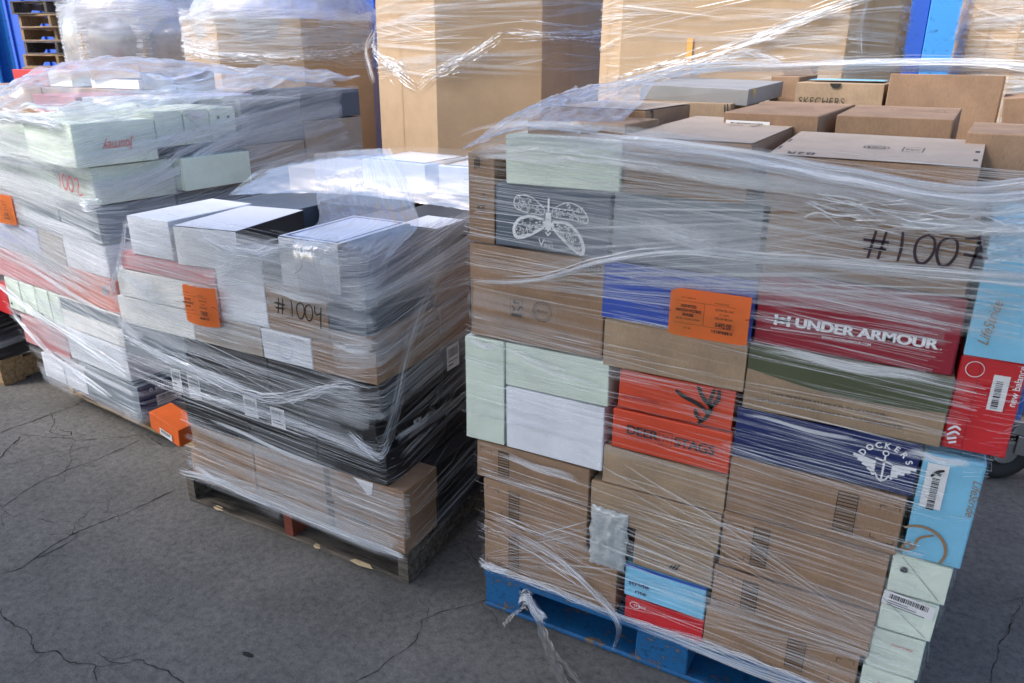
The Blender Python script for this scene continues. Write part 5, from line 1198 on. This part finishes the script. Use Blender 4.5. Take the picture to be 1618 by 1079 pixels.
ribbon(rb_, 'trailing_strip', [(1.475, .012, .05), (1.51, -.015, .012), (1.55, -.06, .003), (1.59, -.10, .003), (1.65, -.16, .003)], .035, 3, DIRT)
ribbon(rb_, 'second_strip', [(1.50, .0, .03), (1.56, -.055, .008), (1.62, -.09, .006), (1.70, -.14, .004)], .02, 9, DIRT)
ribbon(rb_, 'short_end', [(1.43, .025, .06), (1.40, -.01, .03), (1.385, -.03, .008)], .02, 5, DIRT)
# cart at the right
ct = empty('hand_cart', (2.72, 1.72, 0), 0, 'blue framed cart with a black wheel and a steel bracket, cut by the right edge', 'cart')
def tube(bm, a, b, r_, n=12):
    a, b = Vector(a), Vector(b); d = (b - a).normalized(); u = d.orthogonal().normalized(); v = d.cross(u)
    A = [bm.verts.new(a + (u * math.cos(6.2832 * k / n) + v * math.sin(6.2832 * k / n)) * r_) for k in range(n)]; B = [bm.verts.new(b + (u * math.cos(6.2832 * k / n) + v * math.sin(6.2832 * k / n)) * r_) for k in range(n)]
    for k in range(n): bm.faces.new((A[k], A[(k + 1) % n], B[(k + 1) % n], B[k]))
    bm.faces.new(A[::-1]); bm.faces.new(B)
bm = bmesh.new(); tube(bm, (0, 0, .24), (0, 0, 1.25), .017); tube(bm, (.45, 0, .24), (.45, 0, 1.25), .017); tube(bm, (0, 0, 1.25), (.45, 0, 1.25), .017); tube(bm, (0, 0, .6), (.45, 0, .6), .012); bm_obj('frame', bm, BMET, ct)
bm = bmesh.new(); addbox(bm, -.03, .55, -.03, .03, .20, .26, .004); addbox(bm, .02, .06, -.035, .0, .12, .20, .002); addbox(bm, .12, .5, -.04, -.03, .15, .24, .002); bm_obj('bracket', bm, STEEL, ct)
def wheel(loc):
    bm = bmesh.new(); n = 28; prof = [(.10, -.02), (.118, -.024), (.125, -.012), (.125, .012), (.118, .024), (.10, .02), (.055, .012), (.055, -.012)]
    rg = [[bm.verts.new((rr2 * math.cos(6.2832 * k / n), y, rr2 * math.sin(6.2832 * k / n))) for rr2, y in prof] for k in range(n)]
    for k in range(n):
        for j in range(8): bm.faces.new((rg[k][j], rg[(k + 1) % n][j], rg[(k + 1) % n][(j + 1) % 8], rg[k][(j + 1) % 8]))
    bmesh.ops.recalc_face_normals(bm, faces=bm.faces[:])
    o = bm_obj('wheel', bm, RUB, ct, True); o.location = loc; o.rotation_euler = (0, 0, R(30))
    bm = bmesh.new(); tube(bm, (0, -.025, 0), (0, .025, 0), .052, 20); h_ = bm_obj('hub', bm, STEEL, o)
wheel((-.02, -.02, .127)); wheel((.47, -.02, .127))
bm = bmesh.new(); addbox(bm, .0, .02, -.10, .03, .70, .76, .004); bm_obj('handle_latch', bm, plain('rusty brown latch', (.12, .06, .03, 1), .8), ct)
# unseen canopy roof added behind the camera, outline cut to shade the foreground
bm = bmesh.new(); addbox(bm, -2.2, 12, -6.6, -1.6, 4.5, 4.6); addbox(bm, -9, -2.202, -6.6, -2.5, 4.5, 4.6)
for k in range(8): addbox(bm, -8.5 + 2.8 * k, -8.4 + 2.8 * k, -6.5, -2.55, 4.35, 4.498)
for k in range(4): addbox(bm, -8.5 + 6.4 * k, -8.35 + 6.4 * k, -4.5, -4.35, 0, 4.35)
cr_ = bm_obj('shade_canopy', bm, plain('grey shade roof', (.20, .20, .20, 1), .8)); tag(cr_, 'unseen grey canopy roof behind the camera, added and shaped to shade the loads', 'roof')
